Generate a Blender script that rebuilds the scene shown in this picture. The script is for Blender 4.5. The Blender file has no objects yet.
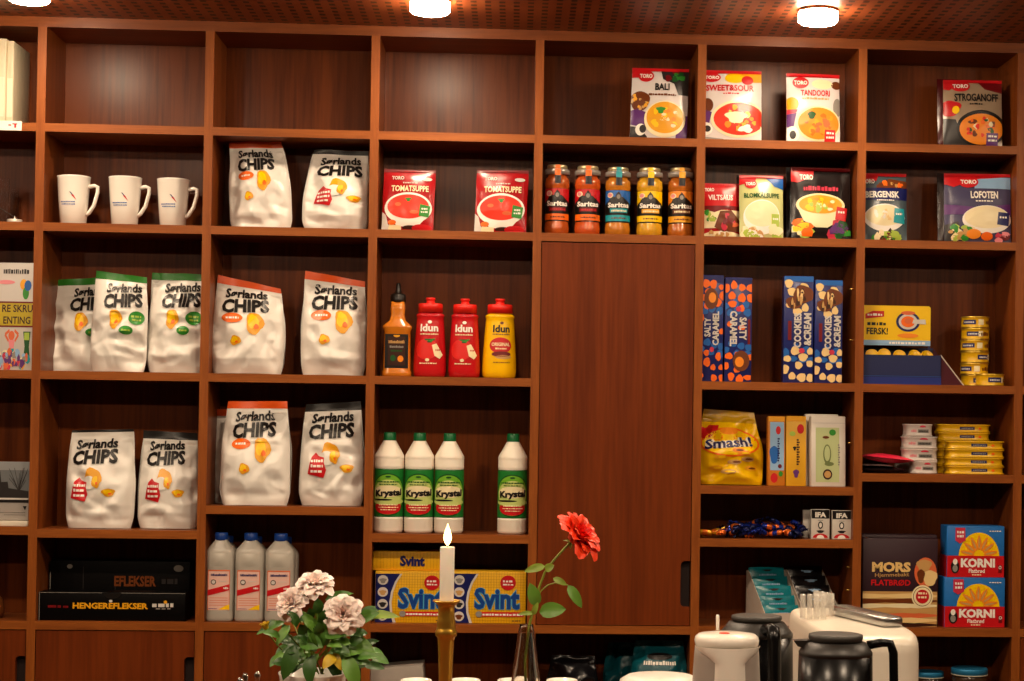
import bpy, bmesh, math, random
from mathutils import Vector, Matrix, noise
from mathutils.geometry import tessellate_polygon

# ------------------------------------------------------------------ camera, world, lights, exposure
S = bpy.context.scene
COL = S.collection
Z0 = 0.95                                   # height of the worktop-level shelf above the floor
W_, H_ = 1024, 681
F = 1800.0
YAW, PITCH, ROLL = 0.0583, 0.0156, 0.0145
CAM = Vector((1.2779, -4.8451, 0.5346 + Z0))
PX, PY = 512 + 107.79, 340.5 + 58.58         # principal point of the (cropped) photograph
_f = Vector((math.sin(YAW) * math.cos(PITCH), math.cos(YAW) * math.cos(PITCH), math.sin(PITCH)))
_r0 = Vector((math.cos(YAW), -math.sin(YAW), 0.0))
_u0 = _r0.cross(_f)
_r = _r0 * math.cos(ROLL) + _u0 * math.sin(ROLL)
_u = -_r0 * math.sin(ROLL) + _u0 * math.cos(ROLL)
cam_data = bpy.data.cameras.new('camera')
cam = bpy.data.objects.new('camera', cam_data)
COL.objects.link(cam)
cam_data.sensor_fit = 'HORIZONTAL'
cam_data.sensor_width = 36.0
cam_data.lens = F / W_ * 36.0
cam_data.shift_x = -(PX - 512) / W_
cam_data.shift_y = (PY - 340.5) / W_
cam_data.clip_start = 0.05
cam.matrix_world = Matrix((( _r.x, _u.x, -_f.x, CAM.x), (_r.y, _u.y, -_f.y, CAM.y), (_r.z, _u.z, -_f.z, CAM.z), (0, 0, 0, 1)))
S.camera = cam

world = bpy.data.worlds.new('room_air')
S.world = world
world.use_nodes = True
world.node_tree.nodes['Background'].inputs[0].default_value = (1.0, 0.72, 0.45, 1)
world.node_tree.nodes['Background'].inputs[1].default_value = 0.02
S.view_settings.view_transform = 'Standard'
S.view_settings.look = 'None'
S.view_settings.gamma = 1.0
S.view_settings.use_curve_mapping = False
S.view_settings.exposure = 0.0
FAR_EMIT = 495.0          # emission of the unseen lamps over the room
NEAR_EMIT = 230.0           # emission of the three drum lamps by the shelves
LAMP = (1.0, 0.892, 0.76)  # lamp colour, as display values

# ------------------------------------------------------------------ pixel helpers (a point of the photo at a known depth or height)
def ray(px, py):
    return _f + _r * ((px - PX) / F) - _u * ((py - PY) / F)
def at(px, py, Y=0.0):
    d = ray(px, py)
    return CAM + d * ((Y - CAM.y) / d.y)
def atz(px, py, z):
    d = ray(px, py)
    return CAM + d * ((z - CAM.z) / d.z)

# ------------------------------------------------------------------ materials
def srgb(h):
    if isinstance(h, str):
        h = h.lstrip('#'); c = [int(h[i:i + 2], 16) / 255 for i in (0, 2, 4)]
    else:
        c = h
    return tuple(((x / 12.92) if x <= 0.04045 else ((x + 0.055) / 1.055) ** 2.4) for x in c) + (1.0,)
_mats = {}
def mat(name, hexc, rough=0.5, metal=0.0, spec=0.5, noise_amt=0.06, noise_scale=30, bump=0.0, trans=0.0, emit=0.0, alpha=1.0, coat=0.0, sub=0.0, ior=1.45):
    if name in _mats: return _mats[name]
    m = bpy.data.materials.new(name); m.use_nodes = True
    nt = m.node_tree; b = nt.nodes['Principled BSDF']
    c = srgb(hexc)
    b.inputs['Base Color'].default_value = c
    b.inputs['Roughness'].default_value = rough
    b.inputs['Metallic'].default_value = metal
    b.inputs['Specular IOR Level'].default_value = spec
    b.inputs['Transmission Weight'].default_value = trans
    b.inputs['IOR'].default_value = ior
    b.inputs['Alpha'].default_value = alpha
    b.inputs['Coat Weight'].default_value = coat
    if sub: 
        b.inputs['Subsurface Weight'].default_value = sub
        b.inputs['Subsurface Radius'].default_value = (0.01, 0.006, 0.004)
    if emit:
        b.inputs['Emission Color'].default_value = c
        b.inputs['Emission Strength'].default_value = emit
    if noise_amt or bump:
        tc = nt.nodes.new('ShaderNodeTexCoord'); n = nt.nodes.new('ShaderNodeTexNoise')
        n.inputs['Scale'].default_value = noise_scale; n.inputs['Detail'].default_value = 3
        nt.links.new(tc.outputs['Object'], n.inputs['Vector'])
        if noise_amt:
            mx = nt.nodes.new('ShaderNodeMix'); mx.data_type = 'RGBA'
            mx.inputs['A'].default_value = tuple(x * (1 - noise_amt) for x in c[:3]) + (1,)
            mx.inputs['B'].default_value = tuple(min(1, x * (1 + noise_amt)) for x in c[:3]) + (1,)
            nt.links.new(n.outputs['Fac'], mx.inputs['Factor'])
            nt.links.new(mx.outputs['Result'], b.inputs['Base Color'])
        if bump:
            bp = nt.nodes.new('ShaderNodeBump'); bp.inputs['Strength'].default_value = bump; bp.inputs['Distance'].default_value = 0.002
            nt.links.new(n.outputs['Fac'], bp.inputs['Height']); nt.links.new(bp.outputs['Normal'], b.inputs['Normal'])
    _mats[name] = m
    return m

def wood(name, dark, light, scale, rough=0.36, streak=1.0, spec=0.25):
    """mahogany veneer; scale stretches the grain (small number = along the grain)"""
    m = bpy.data.materials.new(name); m.use_nodes = True
    nt = m.node_tree; b = nt.nodes['Principled BSDF']; L = nt.links.new
    tc = nt.nodes.new('ShaderNodeTexCoord'); mp = nt.nodes.new('ShaderNodeMapping')
    mp.inputs['Scale'].default_value = scale
    L(tc.outputs['Object'], mp.inputs['Vector'])
    n1 = nt.nodes.new('ShaderNodeTexNoise'); n1.inputs['Scale'].default_value = 1.0; n1.inputs['Detail'].default_value = 4; n1.inputs['Distortion'].default_value = 0.6
    n2 = nt.nodes.new('ShaderNodeTexNoise'); n2.inputs['Scale'].default_value = 5.5; n2.inputs['Detail'].default_value = 3
    L(mp.outputs['Vector'], n1.inputs['Vector']); L(mp.outputs['Vector'], n2.inputs['Vector'])
    ad = nt.nodes.new('ShaderNodeMath'); ad.operation = 'MULTIPLY_ADD'; ad.inputs[1].default_value = 0.45 * streak
    L(n2.outputs['Fac'], ad.inputs[0]); 
    ml = nt.nodes.new('ShaderNodeMath'); ml.operation = 'MULTIPLY'; ml.inputs[1].default_value = 0.75
    L(n1.outputs['Fac'], ml.inputs[0]); L(ml.outputs[0], ad.inputs[2])
    rp = nt.nodes.new('ShaderNodeValToRGB')
    rp.color_ramp.elements[0].position = 0.32; rp.color_ramp.elements[0].color = srgb(dark)
    rp.color_ramp.elements[1].position = 0.82; rp.color_ramp.elements[1].color = srgb(light)
    L(ad.outputs[0], rp.inputs['Fac']); L(rp.outputs['Color'], b.inputs['Base Color'])
    b.inputs['Roughness'].default_value = rough; b.inputs['Specular IOR Level'].default_value = spec
    bp = nt.nodes.new('ShaderNodeBump'); bp.inputs['Strength'].default_value = 0.12; bp.inputs['Distance'].default_value = 0.001
    L(n2.outputs['Fac'], bp.inputs['Height']); L(bp.outputs['Normal'], b.inputs['Normal'])
    _mats[name] = m
    return m
W_PANEL = wood('mahogany_upright_grain', '#602a0c', '#884618', (26, 26, 1.3), 0.38)
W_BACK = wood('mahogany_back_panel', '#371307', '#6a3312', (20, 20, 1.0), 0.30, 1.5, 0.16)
W_EDGE = wood('mahogany_edge_strip', '#773a11', '#9c5720', (3, 40, 40), 0.42)
W_VEDGE = wood('mahogany_upright_edge', '#74370e', '#98531d', (40, 40, 3), 0.42)
W_SHELF = wood('mahogany_shelf_board', '#5e2c10', '#8a481c', (2, 26, 26), 0.38)
W_DOOR = wood('mahogany_door', '#4c1b06', '#72310e', (17, 17, 0.9), 0.42, 1.4, 0.16)

# ------------------------------------------------------------------ geometry collector: one builder becomes ONE mesh object
class G:
    def __init__(self):
        self.v = []; self.f = []; self.fm = []; self.fs = []; self.mats = []
    def mi(self, m):
        if m not in self.mats: self.mats.append(m)
        return self.mats.index(m)
    def add(self, vs, fs, m, smooth=False, M=None):
        o = len(self.v); k = self.mi(m)
        self.v += [tuple(M @ Vector(p)) if M is not None else tuple(p) for p in vs]
        for q in fs:
            self.f.append([o + i for i in q]); self.fm.append(k); self.fs.append(smooth)
        return self
    def box(self, x0, x1, y0, y1, z0, z1, m, b=0.0, seg=2, M=None):
        if b <= 0:
            vs = [(x0,y0,z0),(x1,y0,z0),(x1,y1,z0),(x0,y1,z0),(x0,y0,z1),(x1,y0,z1),(x1,y1,z1),(x0,y1,z1)]
            return self.add(vs, [(0,3,2,1),(4,5,6,7),(0,1,5,4),(1,2,6,5),(2,3,7,6),(3,0,4,7)], m, False, M)
        bm = bmesh.new(); bmesh.ops.create_cube(bm, size=1.0)
        for v in bm.verts:
            v.co = Vector(((x0+x1)/2 + v.co.x*(x1-x0), (y0+y1)/2 + v.co.y*(y1-y0), (z0+z1)/2 + v.co.z*(z1-z0)))
        bmesh.ops.bevel(bm, geom=list(bm.edges), offset=b, segments=seg, affect='EDGES', profile=0.5)
        return self.addbm(bm, m, seg > 1, M)
    def addbm(self, bm, m, smooth=False, M=None):
        bm.verts.index_update()
        self.add([v.co.copy() for v in bm.verts], [[v.index for v in f.verts] for f in bm.faces], m, smooth, M)
        bm.free(); return self
    def lathe(self, prof, m, n=32, cx=0, cy=0, sx=1.0, sy=1.0, cap=(True, True), power=2.0, M=None, smooth=True):
        """prof: [(r, z)] bottom to top; power > 2 squares the section"""
        vs = []; fs = []
        for r, z in prof:
            for k in range(n):
                a = 2 * math.pi * k / n; c, s = math.cos(a), math.sin(a)
                q = 1.0 if power == 2.0 else 1.0 / ((abs(c) ** power + abs(s) ** power) ** (1 / power))
                vs.append((cx + r * c * q * sx, cy + r * s * q * sy, z))
        for i in range(len(prof) - 1):
            for k in range(n):
                a = i * n + k; b = i * n + (k + 1) % n
                fs.append((a, b, b + n, a + n))
        if cap[0]: fs.append(tuple(range(n - 1, -1, -1)))
        if cap[1]: fs.append(tuple((len(prof) - 1) * n + k for k in range(n)))
        return self.add(vs, fs, m, smooth, M)
    def tube(self, pts, rad, m, n=10, cap=True, M=None, flat=1.0):
        pts = [Vector(p) for p in pts]; N = len(pts)
        rad = rad if isinstance(rad, (list, tuple)) else [rad] * N
        vs = []; fs = []; prev = None
        for i, p in enumerate(pts):
            t = (pts[min(i + 1, N - 1)] - pts[max(i - 1, 0)]).normalized()
            ref = prev if prev is not None else (Vector((0, 0, 1)) if abs(t.z) < 0.9 else Vector((1, 0, 0)))
            a = (ref - t * ref.dot(t)).normalized(); b = t.cross(a); prev = a
            for k in range(n):
                w = 2 * math.pi * k / n
                vs.append(p + a * (rad[i] * math.cos(w)) + b * (rad[i] * flat * math.sin(w)))
        for i in range(N - 1):
            for k in range(n):
                q = i * n + k; r = i * n + (k + 1) % n
                fs.append((q, r, r + n, q + n))
        if cap:
            fs.append(tuple(range(n - 1, -1, -1))); fs.append(tuple((N - 1) * n + k for k in range(n)))
        return self.add(vs, fs, m, True, M)
    def prism(self, poly, y0, y1, m, M=None, smooth=False):
        """poly: [(x, z)] counter-clockwise seen from -Y"""
        n = len(poly)
        vs = [(x, y0, z) for x, z in poly] + [(x, y1, z) for x, z in poly]
        fs = [tuple(range(n)), tuple(range(2 * n - 1, n - 1, -1))]
        for k in range(n):
            j = (k + 1) % n
            fs.append((k, k + n, j + n, j))
        return self.add(vs, fs, m, smooth, M)
    def sheet(self, fn, nu, nv, m, smooth=True, M=None, flip=False, mfn=None):
        vs = [fn(i / nu, j / nv) for j in range(nv + 1) for i in range(nu + 1)]
        o = len(self.v)
        self.v += [tuple(M @ Vector(p)) if M is not None else tuple(p) for p in vs]
        for j in range(nv):
            for i in range(nu):
                a = j * (nu + 1) + i
                q = (a, a + 1, a + nu + 2, a + nu + 1)
                if flip: q = q[::-1]
                self.f.append([o + t for t in q]); self.fs.append(smooth)
                self.fm.append(self.mi(mfn((i + .5) / nu, (j + .5) / nv) if mfn else m))
        return self
    def build(self, name, parent=None, loc=None, rot=None):
        me = bpy.data.meshes.new(name); me.from_pydata(self.v, [], self.f)
        for m in self.mats: me.materials.append(m)
        me.polygons.foreach_set('material_index', self.fm); me.polygons.foreach_set('use_smooth', self.fs)
        me.update()
        o = bpy.data.objects.new(name, me); COL.objects.link(o)
        if parent: o.parent = parent
        if loc is not None: o.location = loc
        if rot is not None: o.rotation_euler = rot
        return o

# ------------------------------------------------------------------ printing: flat artwork mapped on to a surface, inside the same mesh
_tx = {}
def text_mesh(s, bold=0.0):
    k = (s, bold)
    if k in _tx: return _tx[k]
    cu = bpy.data.curves.new('lettering', 'FONT'); cu.body = s; cu.resolution_u = 2; cu.offset = bold; cu.fill_mode = 'FRONT'
    ob = bpy.data.objects.new('lettering', cu); COL.objects.link(ob)
    dg = bpy.context.evaluated_depsgraph_get()
    me = bpy.data.meshes.new_from_object(ob.evaluated_get(dg))
    vs = [(v.co.x, v.co.y) for v in me.vertices]; fs = [tuple(p.vertices) for p in me.polygons]
    bpy.data.objects.remove(ob); bpy.data.curves.remove(cu); bpy.data.meshes.remove(me)
    xs = [p[0] for p in vs]; ys = [p[1] for p in vs]
    x0, x1, y0, y1 = min(xs), max(xs), min(ys), max(ys)
    _tx[k] = ([((x - x0) / (x1 - x0), (y - y0) / (y1 - y0)) for x, y in vs], fs)
    return _tx[k]
class Print:
    """pm(u, v, layer) -> point; th = longest edge allowed on a curved surface, in u/v units"""
    def __init__(self, g, pm, th=None):
        self.g, self.pm, self.th = g, pm, th; self.cnt = 0
    def raw(self, vs, fs, m, layer):
        self.cnt += 1; layer += 0.008 * (self.cnt % 100)      # no two prints share one plane
        if self.th:
            bm = bmesh.new()
            bv = [bm.verts.new((p[0], p[1], 0)) for p in vs]
            for f in fs:
                try: bm.faces.new([bv[i] for i in f])
                except ValueError: pass
            for _ in range(5):
                bmesh.ops.triangulate(bm, faces=bm.faces[:])
                le = [e for e in bm.edges if e.calc_length() > self.th]
                if not le: break
                bmesh.ops.subdivide_edges(bm, edges=le, cuts=1)
            bmesh.ops.triangulate(bm, faces=bm.faces[:])
            bm.verts.index_update()
            vs = [(v.co.x, v.co.y) for v in bm.verts]; fs = [[v.index for v in f.verts] for f in bm.faces]
            bm.free()
        self.g.add([self.pm(p[0], p[1], layer) for p in vs], fs, m, bool(self.th))
    def poly(self, pts, m, layer=1):
        if len(pts) <= 4: fs = [tuple(range(len(pts)))]
        else: fs = [tuple(t) for t in tessellate_polygon([[Vector((p[0], p[1], 0)) for p in pts]])]
        out = []
        for f in fs:
            a = sum((pts[f[i]][0] * pts[f[(i + 1) % len(f)]][1] - pts[f[(i + 1) % len(f)]][0] * pts[f[i]][1]) for i in range(len(f)))
            out.append(f if a > 0 else f[::-1])
        self.raw(pts, out, m, layer)
    def rect(self, u0, u1, v0, v1, m, layer=1):
        self.poly([(u0, v0), (u1, v0), (u1, v1), (u0, v1)], m, layer)
    def ell(self, cu, cv, ru, rv, m, layer=1, n=22, a0=0, a1=360, rot=0.0, wob=0.0, seed=0):
        pts = []
        full = abs(a1 - a0) >= 360
        for k in range(n if full else n + 1):
            a = math.radians(a0 + (a1 - a0) * k / n)
            q = 1 + wob * math.sin(3 * a + seed) + wob * .6 * math.sin(5 * a + 2 * seed)
            x, y = ru * q * math.cos(a), rv * q * math.sin(a)
            c, s = math.cos(rot), math.sin(rot)
            pts.append((cu + x * c - y * s * ru / rv if rot else cu + x, cv + x * s * rv / ru + y * c if rot else cv + y))
        self.poly(pts, m, layer)
    def text(self, s, u0, u1, v0, v1, m, layer=2, bold=0.02, rot=0, sh=0.0):
        """fits the string into the box; rot = 90 reads upwards, -90 downwards; sh shears (slopes the baseline) in v"""
        vs, fs = text_mesh(s, bold)
        if rot == 90: q = [(u1 - y * (u1 - u0), v0 + x * (v1 - v0)) for x, y in vs]
        elif rot == -90: q = [(u0 + y * (u1 - u0), v1 - x * (v1 - v0)) for x, y in vs]
        else: q = [(u0 + x * (u1 - u0), v0 + y * (v1 - v0) + sh * (x - .5)) for x, y in vs]
        self.raw(q, fs, m, layer)
    def leaf(self, cx, cy, ang, L, w, m, layer=2, asp=1.0):
        c, s = math.cos(ang), math.sin(ang); pts = []
        for k in range(12):
            f = k / 12 * 2 * math.pi; x, y = L / 2 * math.cos(f), w / 2 * math.sin(f) * (1 - .35 * math.cos(f))
            pts.append((cx + x * c - y * s, cy + (x * s + y * c) * asp))
        self.poly(pts, m, layer)
    def line(self, pts, w, m, layer=2, asp=1.0):
        """thick polyline; w in u units, asp = panel width / height"""
        for a, b in zip(pts[:-1], pts[1:]):
            dx, dy = b[0] - a[0], (b[1] - a[1]) / asp
            l = math.hypot(dx, dy) or 1e-6
            nx, ny = -dy / l * w / 2, dx / l * w / 2 * asp
            self.poly([(a[0] + nx, a[1] + ny), (a[0] - nx, a[1] - ny), (b[0] - nx, b[1] - ny), (b[0] + nx, b[1] + ny)], m, layer)
def flatmap(x0, x1, y, z0, z1, step=0.0004):
    return lambda u, v, l: (x0 + min(1, max(0, u)) * (x1 - x0), y - l * step, z0 + min(1, max(0, v)) * (z1 - z0))

# ------------------------------------------------------------------ things, parts, structure
def tag(o, label, cat, group=None, kind=None):
    o['label'] = label; o['category'] = cat
    if group: o['group'] = group
    if kind: o['kind'] = kind
    return o
def thing(name, label, cat, loc=(0, 0, 0), rot=(0, 0, 0), group=None):
    o = bpy.data.objects.new(name, None); COL.objects.link(o)
    o.empty_display_size = 0.02
    o.location = loc; o.rotation_euler = rot
    return tag(o, label, cat, group)
def structure(name, g):
    o = g.build(name); o['kind'] = 'structure'; return o
def dup(root, loc=None, rot=None, label=None, group=None):
    r = root.copy(); COL.objects.link(r)
    if loc is not None: r.location = loc
    if rot is not None: r.rotation_euler = rot
    if label: r['label'] = label
    if group: r['group'] = group
    for ch in list(root.children):
        c = ch.copy(); COL.objects.link(c); c.parent = r
        for gch in ch.children:
            d = gch.copy(); COL.objects.link(d); d.parent = c
    return r
R = math.radians

# ------------------------------------------------------------------ room shell
P, T, D = 0.44, 0.023, 0.205                 # column pitch, board thickness, depth of the shelving
ZS = {'top': 1.5752 + Z0, 's1': 1.3191 + Z0, 's2': 1.0553 + Z0, 's3': 0.6623 + Z0, 's5': Z0}
ZC = ZS['top'] + 0.027                        # ceiling
RX0, RX1, RY0, RY1 = -2.2, 4.9, -6.6, D + 0.022
plaster = mat('warm_plaster', '#6e5640', 0.8, noise_amt=0.05)
floor_m = mat('dark_linoleum_floor', '#3a2c22', 0.45, noise_amt=0.12, noise_scale=9)
def ceiling_mat():
    m = bpy.data.materials.new('perforated_mahogany_ceiling'); m.use_nodes = True
    nt = m.node_tree; b = nt.nodes['Principled BSDF']; L = nt.links.new
    tc = nt.nodes.new('ShaderNodeTexCoord'); sp = nt.nodes.new('ShaderNodeSeparateXYZ'); L(tc.outputs['Object'], sp.inputs[0])
    def mth(op, a, bb=None):
        n = nt.nodes.new('ShaderNodeMath'); n.operation = op
        for i, q in enumerate((a, bb)):
            if q is None: continue
            if isinstance(q, (int, float)): n.inputs[i].default_value = q
            else: L(q, n.inputs[i])
        return n.outputs[0]
    def cell(o, pitch, w):
        t = mth('FRACT', mth('MULTIPLY', mth('ADD', o, 20.0), 1 / pitch))
        return mth('LESS_THAN', mth('ABSOLUTE', mth('SUBTRACT', t, 0.5)), w / pitch / 2)
    hole = mth('MULTIPLY', cell(sp.outputs[0], 0.0362, 0.0155), cell(sp.outputs[1], 0.0385, 0.019))
    n = nt.nodes.new('ShaderNodeTexNoise'); n.inputs['Scale'].default_value = 12
    rp = nt.nodes.new('ShaderNodeValToRGB')
    rp.color_ramp.elements[0].color = srgb('#7a3418'); rp.color_ramp.elements[1].color = srgb('#a85a2c')
    L(tc.outputs['Object'], n.inputs['Vector']); L(n.outputs['Fac'], rp.inputs['Fac'])
    mx = nt.nodes.new('ShaderNodeMix'); mx.data_type = 'RGBA'
    L(hole, mx.inputs['Factor']); L(rp.outputs['Color'], mx.inputs['A']); mx.inputs['B'].default_value = (0.004, 0.002, 0.001, 1)
    L(mx.outputs['Result'], b.inputs['Base Color']); b.inputs['Roughness'].default_value = 0.4
    return m
structure('floor', G().box(RX0, RX1, RY0, RY1, -0.05, 0.0, floor_m))
structure('ceiling', G().box(RX0, RX1, RY0, RY1, ZC, ZC + 0.05, ceiling_mat()))
structure('wall_back', G().box(RX0, RX1, RY1, RY1 + 0.05, 0, ZC, plaster))
structure('wall_front', G().box(RX0, RX1, RY0 - 0.05, RY0, 0, ZC, plaster))
structure('wall_left', G().box(RX0 - 0.05, RX0, RY0, RY1 , 0, ZC, plaster))
structure('wall_right', G().box(RX1, RX1 + 0.05, RY0, RY1, 0, ZC, plaster))

# ------------------------------------------------------------------ lamps of the room
glow = mat('lit_lamp_glass', LAMP, 0.3, emit=NEAR_EMIT, noise_amt=0)
glow_far = mat('lit_room_lamp_glass', LAMP, 0.3, emit=FAR_EMIT, noise_amt=0)
glow_side = mat('lit_lamp_side_glass', LAMP, 0.3, emit=NEAR_EMIT * .28, noise_amt=0)
far_side = mat('lit_room_lamp_side_glass', LAMP, 0.3, emit=FAR_EMIT * .13, noise_amt=0)
brass_trim = mat('lamp_trim_ring', '#b07a4a', 0.3, metal=0.8)
for (px, py), which in (((29, 2), 'leftmost of three'), ((430, 13.5), 'middle of three'), ((818, 23.5), 'rightmost of three')):
    p = atz(px, py, ZC - 0.034)
    t = thing('ceiling_lamp', 'glowing white drum lamp under the perforated ceiling, ' + which, 'lamp', (p.x, p.y, ZC), group='drum lamps along the shelves')
    G().lathe([(0.052, -0.006), (0.052, 0.0)], brass_trim, 40).build('mounting_ring', t)
    G().lathe([(0.050, -0.028), (0.050, -0.006)], glow_side, 40, cap=(False, True)).lathe([(0.012, -0.037), (0.034, -0.036), (0.045, -0.033), (0.050, -0.028)], glow, 40, cap=(True, False)).build('lamp_glass', t)
for j, (Y, xs) in enumerate(((-1.45, (-0.9, 0.1, 1.1, 2.1, 3.1)), (-3.0, (-0.9, 0.1, 1.1, 2.1, 3.1)))):  # unseen; lamps added to the row nearer the camera to brighten the foreground
    for i, x in enumerate(xs):
        t = thing('ceiling_lamp', 'glowing white drum lamp under the ceiling over the room, out of the picture', 'lamp', (x, Y, ZC), group='drum lamps over the room')
        G().lathe([(0.052, -0.006), (0.052, 0.0)], brass_trim, 40).build('mounting_ring', t)
        G().lathe([(0.050, -0.028), (0.050, -0.006)], far_side, 24, cap=(False, True)).lathe([(0.012, -0.037), (0.034, -0.036), (0.045, -0.033), (0.050, -0.028)], glow_far, 24, cap=(True, False)).build('lamp_glass', t)

# ------------------------------------------------------------------ the shelving wall
SH = {}          # (column, name) -> height of the board's top
shelving = thing('shelving_unit', 'tall built-in mahogany shelving wall of open cells, filling the back of the room', 'shelves', (0, 0, 0))
def X0(c): return c * P + T
def X1(c): return (c + 1) * P
C0, C1 = -1, 7
for i in range(C0, C1 + 1):
    g = G(); x = i * P
    g.box(x, x + T, 0.0015, D, 0.08, ZS['top'], W_PANEL)
    g.box(x, x + T, 0.0, 0.0015, 0.08, ZS['top'], W_VEDGE)
    g.build('upright', shelving)
g = G(); g.box(C0 * P, C1 * P + T, 0.0, D, ZS['top'], ZC, W_SHELF); g.build('top_rail', shelving)
g = G(); g.box(C0 * P, C1 * P + T, 0.02, D, 0.0, 0.08, W_PANEL); g.build('plinth', shelving)
def shelf(c, z, name='shelf'):
    g = G(); g.box(X0(c), X1(c), 0.001, D, z - T + 0.001, z, W_SHELF)
    g.box(X0(c), X1(c), 0.0, 0.001, z - T + 0.001, z, W_EDGE)
    g.build(name, shelving); SH[(c, name, round(z, 3))] = z
def zpix(px, py): return at(px, py, 0.0).z
S4 = {-1: zpix(17, 526.5), 0: zpix(120, 530), 1: zpix(285, 506.5), 2: zpix(450, 534.6), '4a': zpix(778, 486.4), '4b': zpix(776, 539.2), 5: zpix(938, 474.2), 6: zpix(938, 474.2)}
for c in range(C0, C1):
    for k in ('s1', 's2', 's3', 's5'):
        if c == 3 and k == 's3': continue
        shelf(c, ZS[k])
    if c in (-1, 0, 1, 2, 5, 6): shelf(c, S4[c])
    if c == 4: shelf(c, S4['4a']); shelf(c, S4['4b'])
    shelf(c, 0.10)
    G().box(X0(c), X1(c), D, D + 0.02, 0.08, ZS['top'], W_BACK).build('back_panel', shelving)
ZLOW = Z0 - 0.24                              # boards inside the open cells under the worktop level
for c in (2, 3, 4, 5): shelf(c, ZLOW)
recess_shade = mat('recess_shade_brown', '#1c0a05', 0.7)
def door(c, z0, z1, notch=None):
    """flat door with a rounded finger notch cut into its right edge"""
    x0, x1 = X0(c) + 0.002, X1(c) - 0.002
    if notch is None: poly = [(x0, z0), (x1, z0), (x1, z1), (x0, z1)]
    else:
        a, b, d = notch; r = 0.012
        poly = [(x0, z0), (x1, z0), (x1, a)]
        for k in range(5):
            w = math.radians(-90 - 90 * k / 4); poly.append((x1 - d + r + r * math.cos(w), a + r + r * math.sin(w)))
        for k in range(5):
            w = math.radians(180 - 90 * k / 4); poly.append((x1 - d + r + r * math.cos(w), b - r + r * math.sin(w)))
        poly += [(x1, b), (x1, z1), (x0, z1)]
    g = G(); tri = [t for t in tessellate_polygon([[Vector((p[0], p[1], 0)) for p in poly]])]
    n = len(poly); Y0, Y1 = 0.002, 0.020
    vs = [(x, Y0, z) for x, z in poly] + [(x, Y1, z) for x, z in poly]
    fs = []
    for t in tri:
        a2 = sum(poly[t[i]][0] * poly[t[(i + 1) % 3]][1] - poly[t[(i + 1) % 3]][0] * poly[t[i]][1] for i in range(3))
        t = t if a2 > 0 else t[::-1]
        fs.append(tuple(t)); fs.append(tuple(i + n for i in t[::-1]))
    for k in range(n): j = (k + 1) % n; fs.append((k, k + n, j + n, j))
    g.add(vs, fs, W_DOOR)
    dr = g.build('door', shelving)
    if notch:
        a, b, d = notch
        G().box(x1 - d - 0.004, x1, 0.0205, 0.0235, a - 0.01, b + 0.01, recess_shade).build('recess_shade_plate', dr)  # dark plate stands in for the shade inside the cabinet
zn = (zpix(685, 607), zpix(685, 561), 0.026)
door(3, ZS['s5'] + 0.002, ZS['s2'] - T - 0.002, zn)
for c in (-1, 0, 1, 6): door(c, 0.105, ZS['s5'] - T - 0.002, (zpix(20, 656) - 0.12, zpix(20, 656), 0.026))
pin_m = mat('brass_shelf_pin', '#c9a45a', 0.3, metal=1.0)
for py in (289, 340, 443, 567, 590):
    p = at(849, py, 0.03)
    G().tube([(X1(4) - 0.011, 0.03, p.z), (X1(4), 0.03, p.z)], 0.0022, pin_m, 8).build('shelf_pin', shelving)

# ------------------------------------------------------------------ print inks and packaging stock
def ink(name, h, r=0.32): return mat(name, h, r, noise_amt=0.03, spec=0.5)
WHITE = ink('white_print', '#f2ece2'); BLACK = ink('black_print', '#15110f'); RED = ink('red_print', '#c4151c'); DRED = ink('dark_red_print', '#6e0d12')
YEL = ink('yellow_print', '#f7c600'); ORG = ink('orange_print', '#f06a12'); GRN = ink('green_print', '#2f8a2c'); DGRN = ink('dark_green_print', '#14501f')
LGRN = ink('light_green_print', '#a9c24a'); BLUE = ink('blue_print', '#1c5fae'); NAVY = ink('navy_print', '#141a5a'); TEAL = ink('teal_print', '#0f97a4')
CREAM = ink('cream_print', '#efe0b4'); TAN = ink('tan_print', '#c79a5c'); BRN = ink('brown_print', '#6b3412'); DBRN = ink('dark_brown_print', '#38180c')
PURP = ink('purple_print', '#5c2a70'); GREY = ink('grey_print', '#8c8780'); LGREY = ink('light_grey_print', '#cfc9c2'); PINK = ink('pink_print', '#e58a92')
SOUP = ink('tomato_soup_print', '#e8331c'); CURRY = ink('curry_print', '#f08c22'); GOLD = ink('gold_print', '#e5a018'); CHAR = ink('charcoal_print', '#2a2626')
SAND = ink('sand_print', '#e9c98a'); SALMON = ink('salmon_print', '#d9683c'); LBLUE = ink('light_blue_print', '#8fb4d8'); ROSE = ink('rose_print', '#c8324a')
BAGW = mat('white_crisp_bag_film', '#e9e4dc', 0.33, noise_amt=0.02, spec=0.6)

def scrib(P, u0, u1, v, h, m, seed=0, layer=2):
    """a line of tiny illegible print"""
    r = random.Random(seed); u = u0
    while u < u1 - 0.01:
        w = min(r.uniform(.02, .06), u1 - u)
        P.rect(u, u + w, v, v + h * r.uniform(.7, 1), m, layer); u += w + r.uniform(.008, .016)

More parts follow.
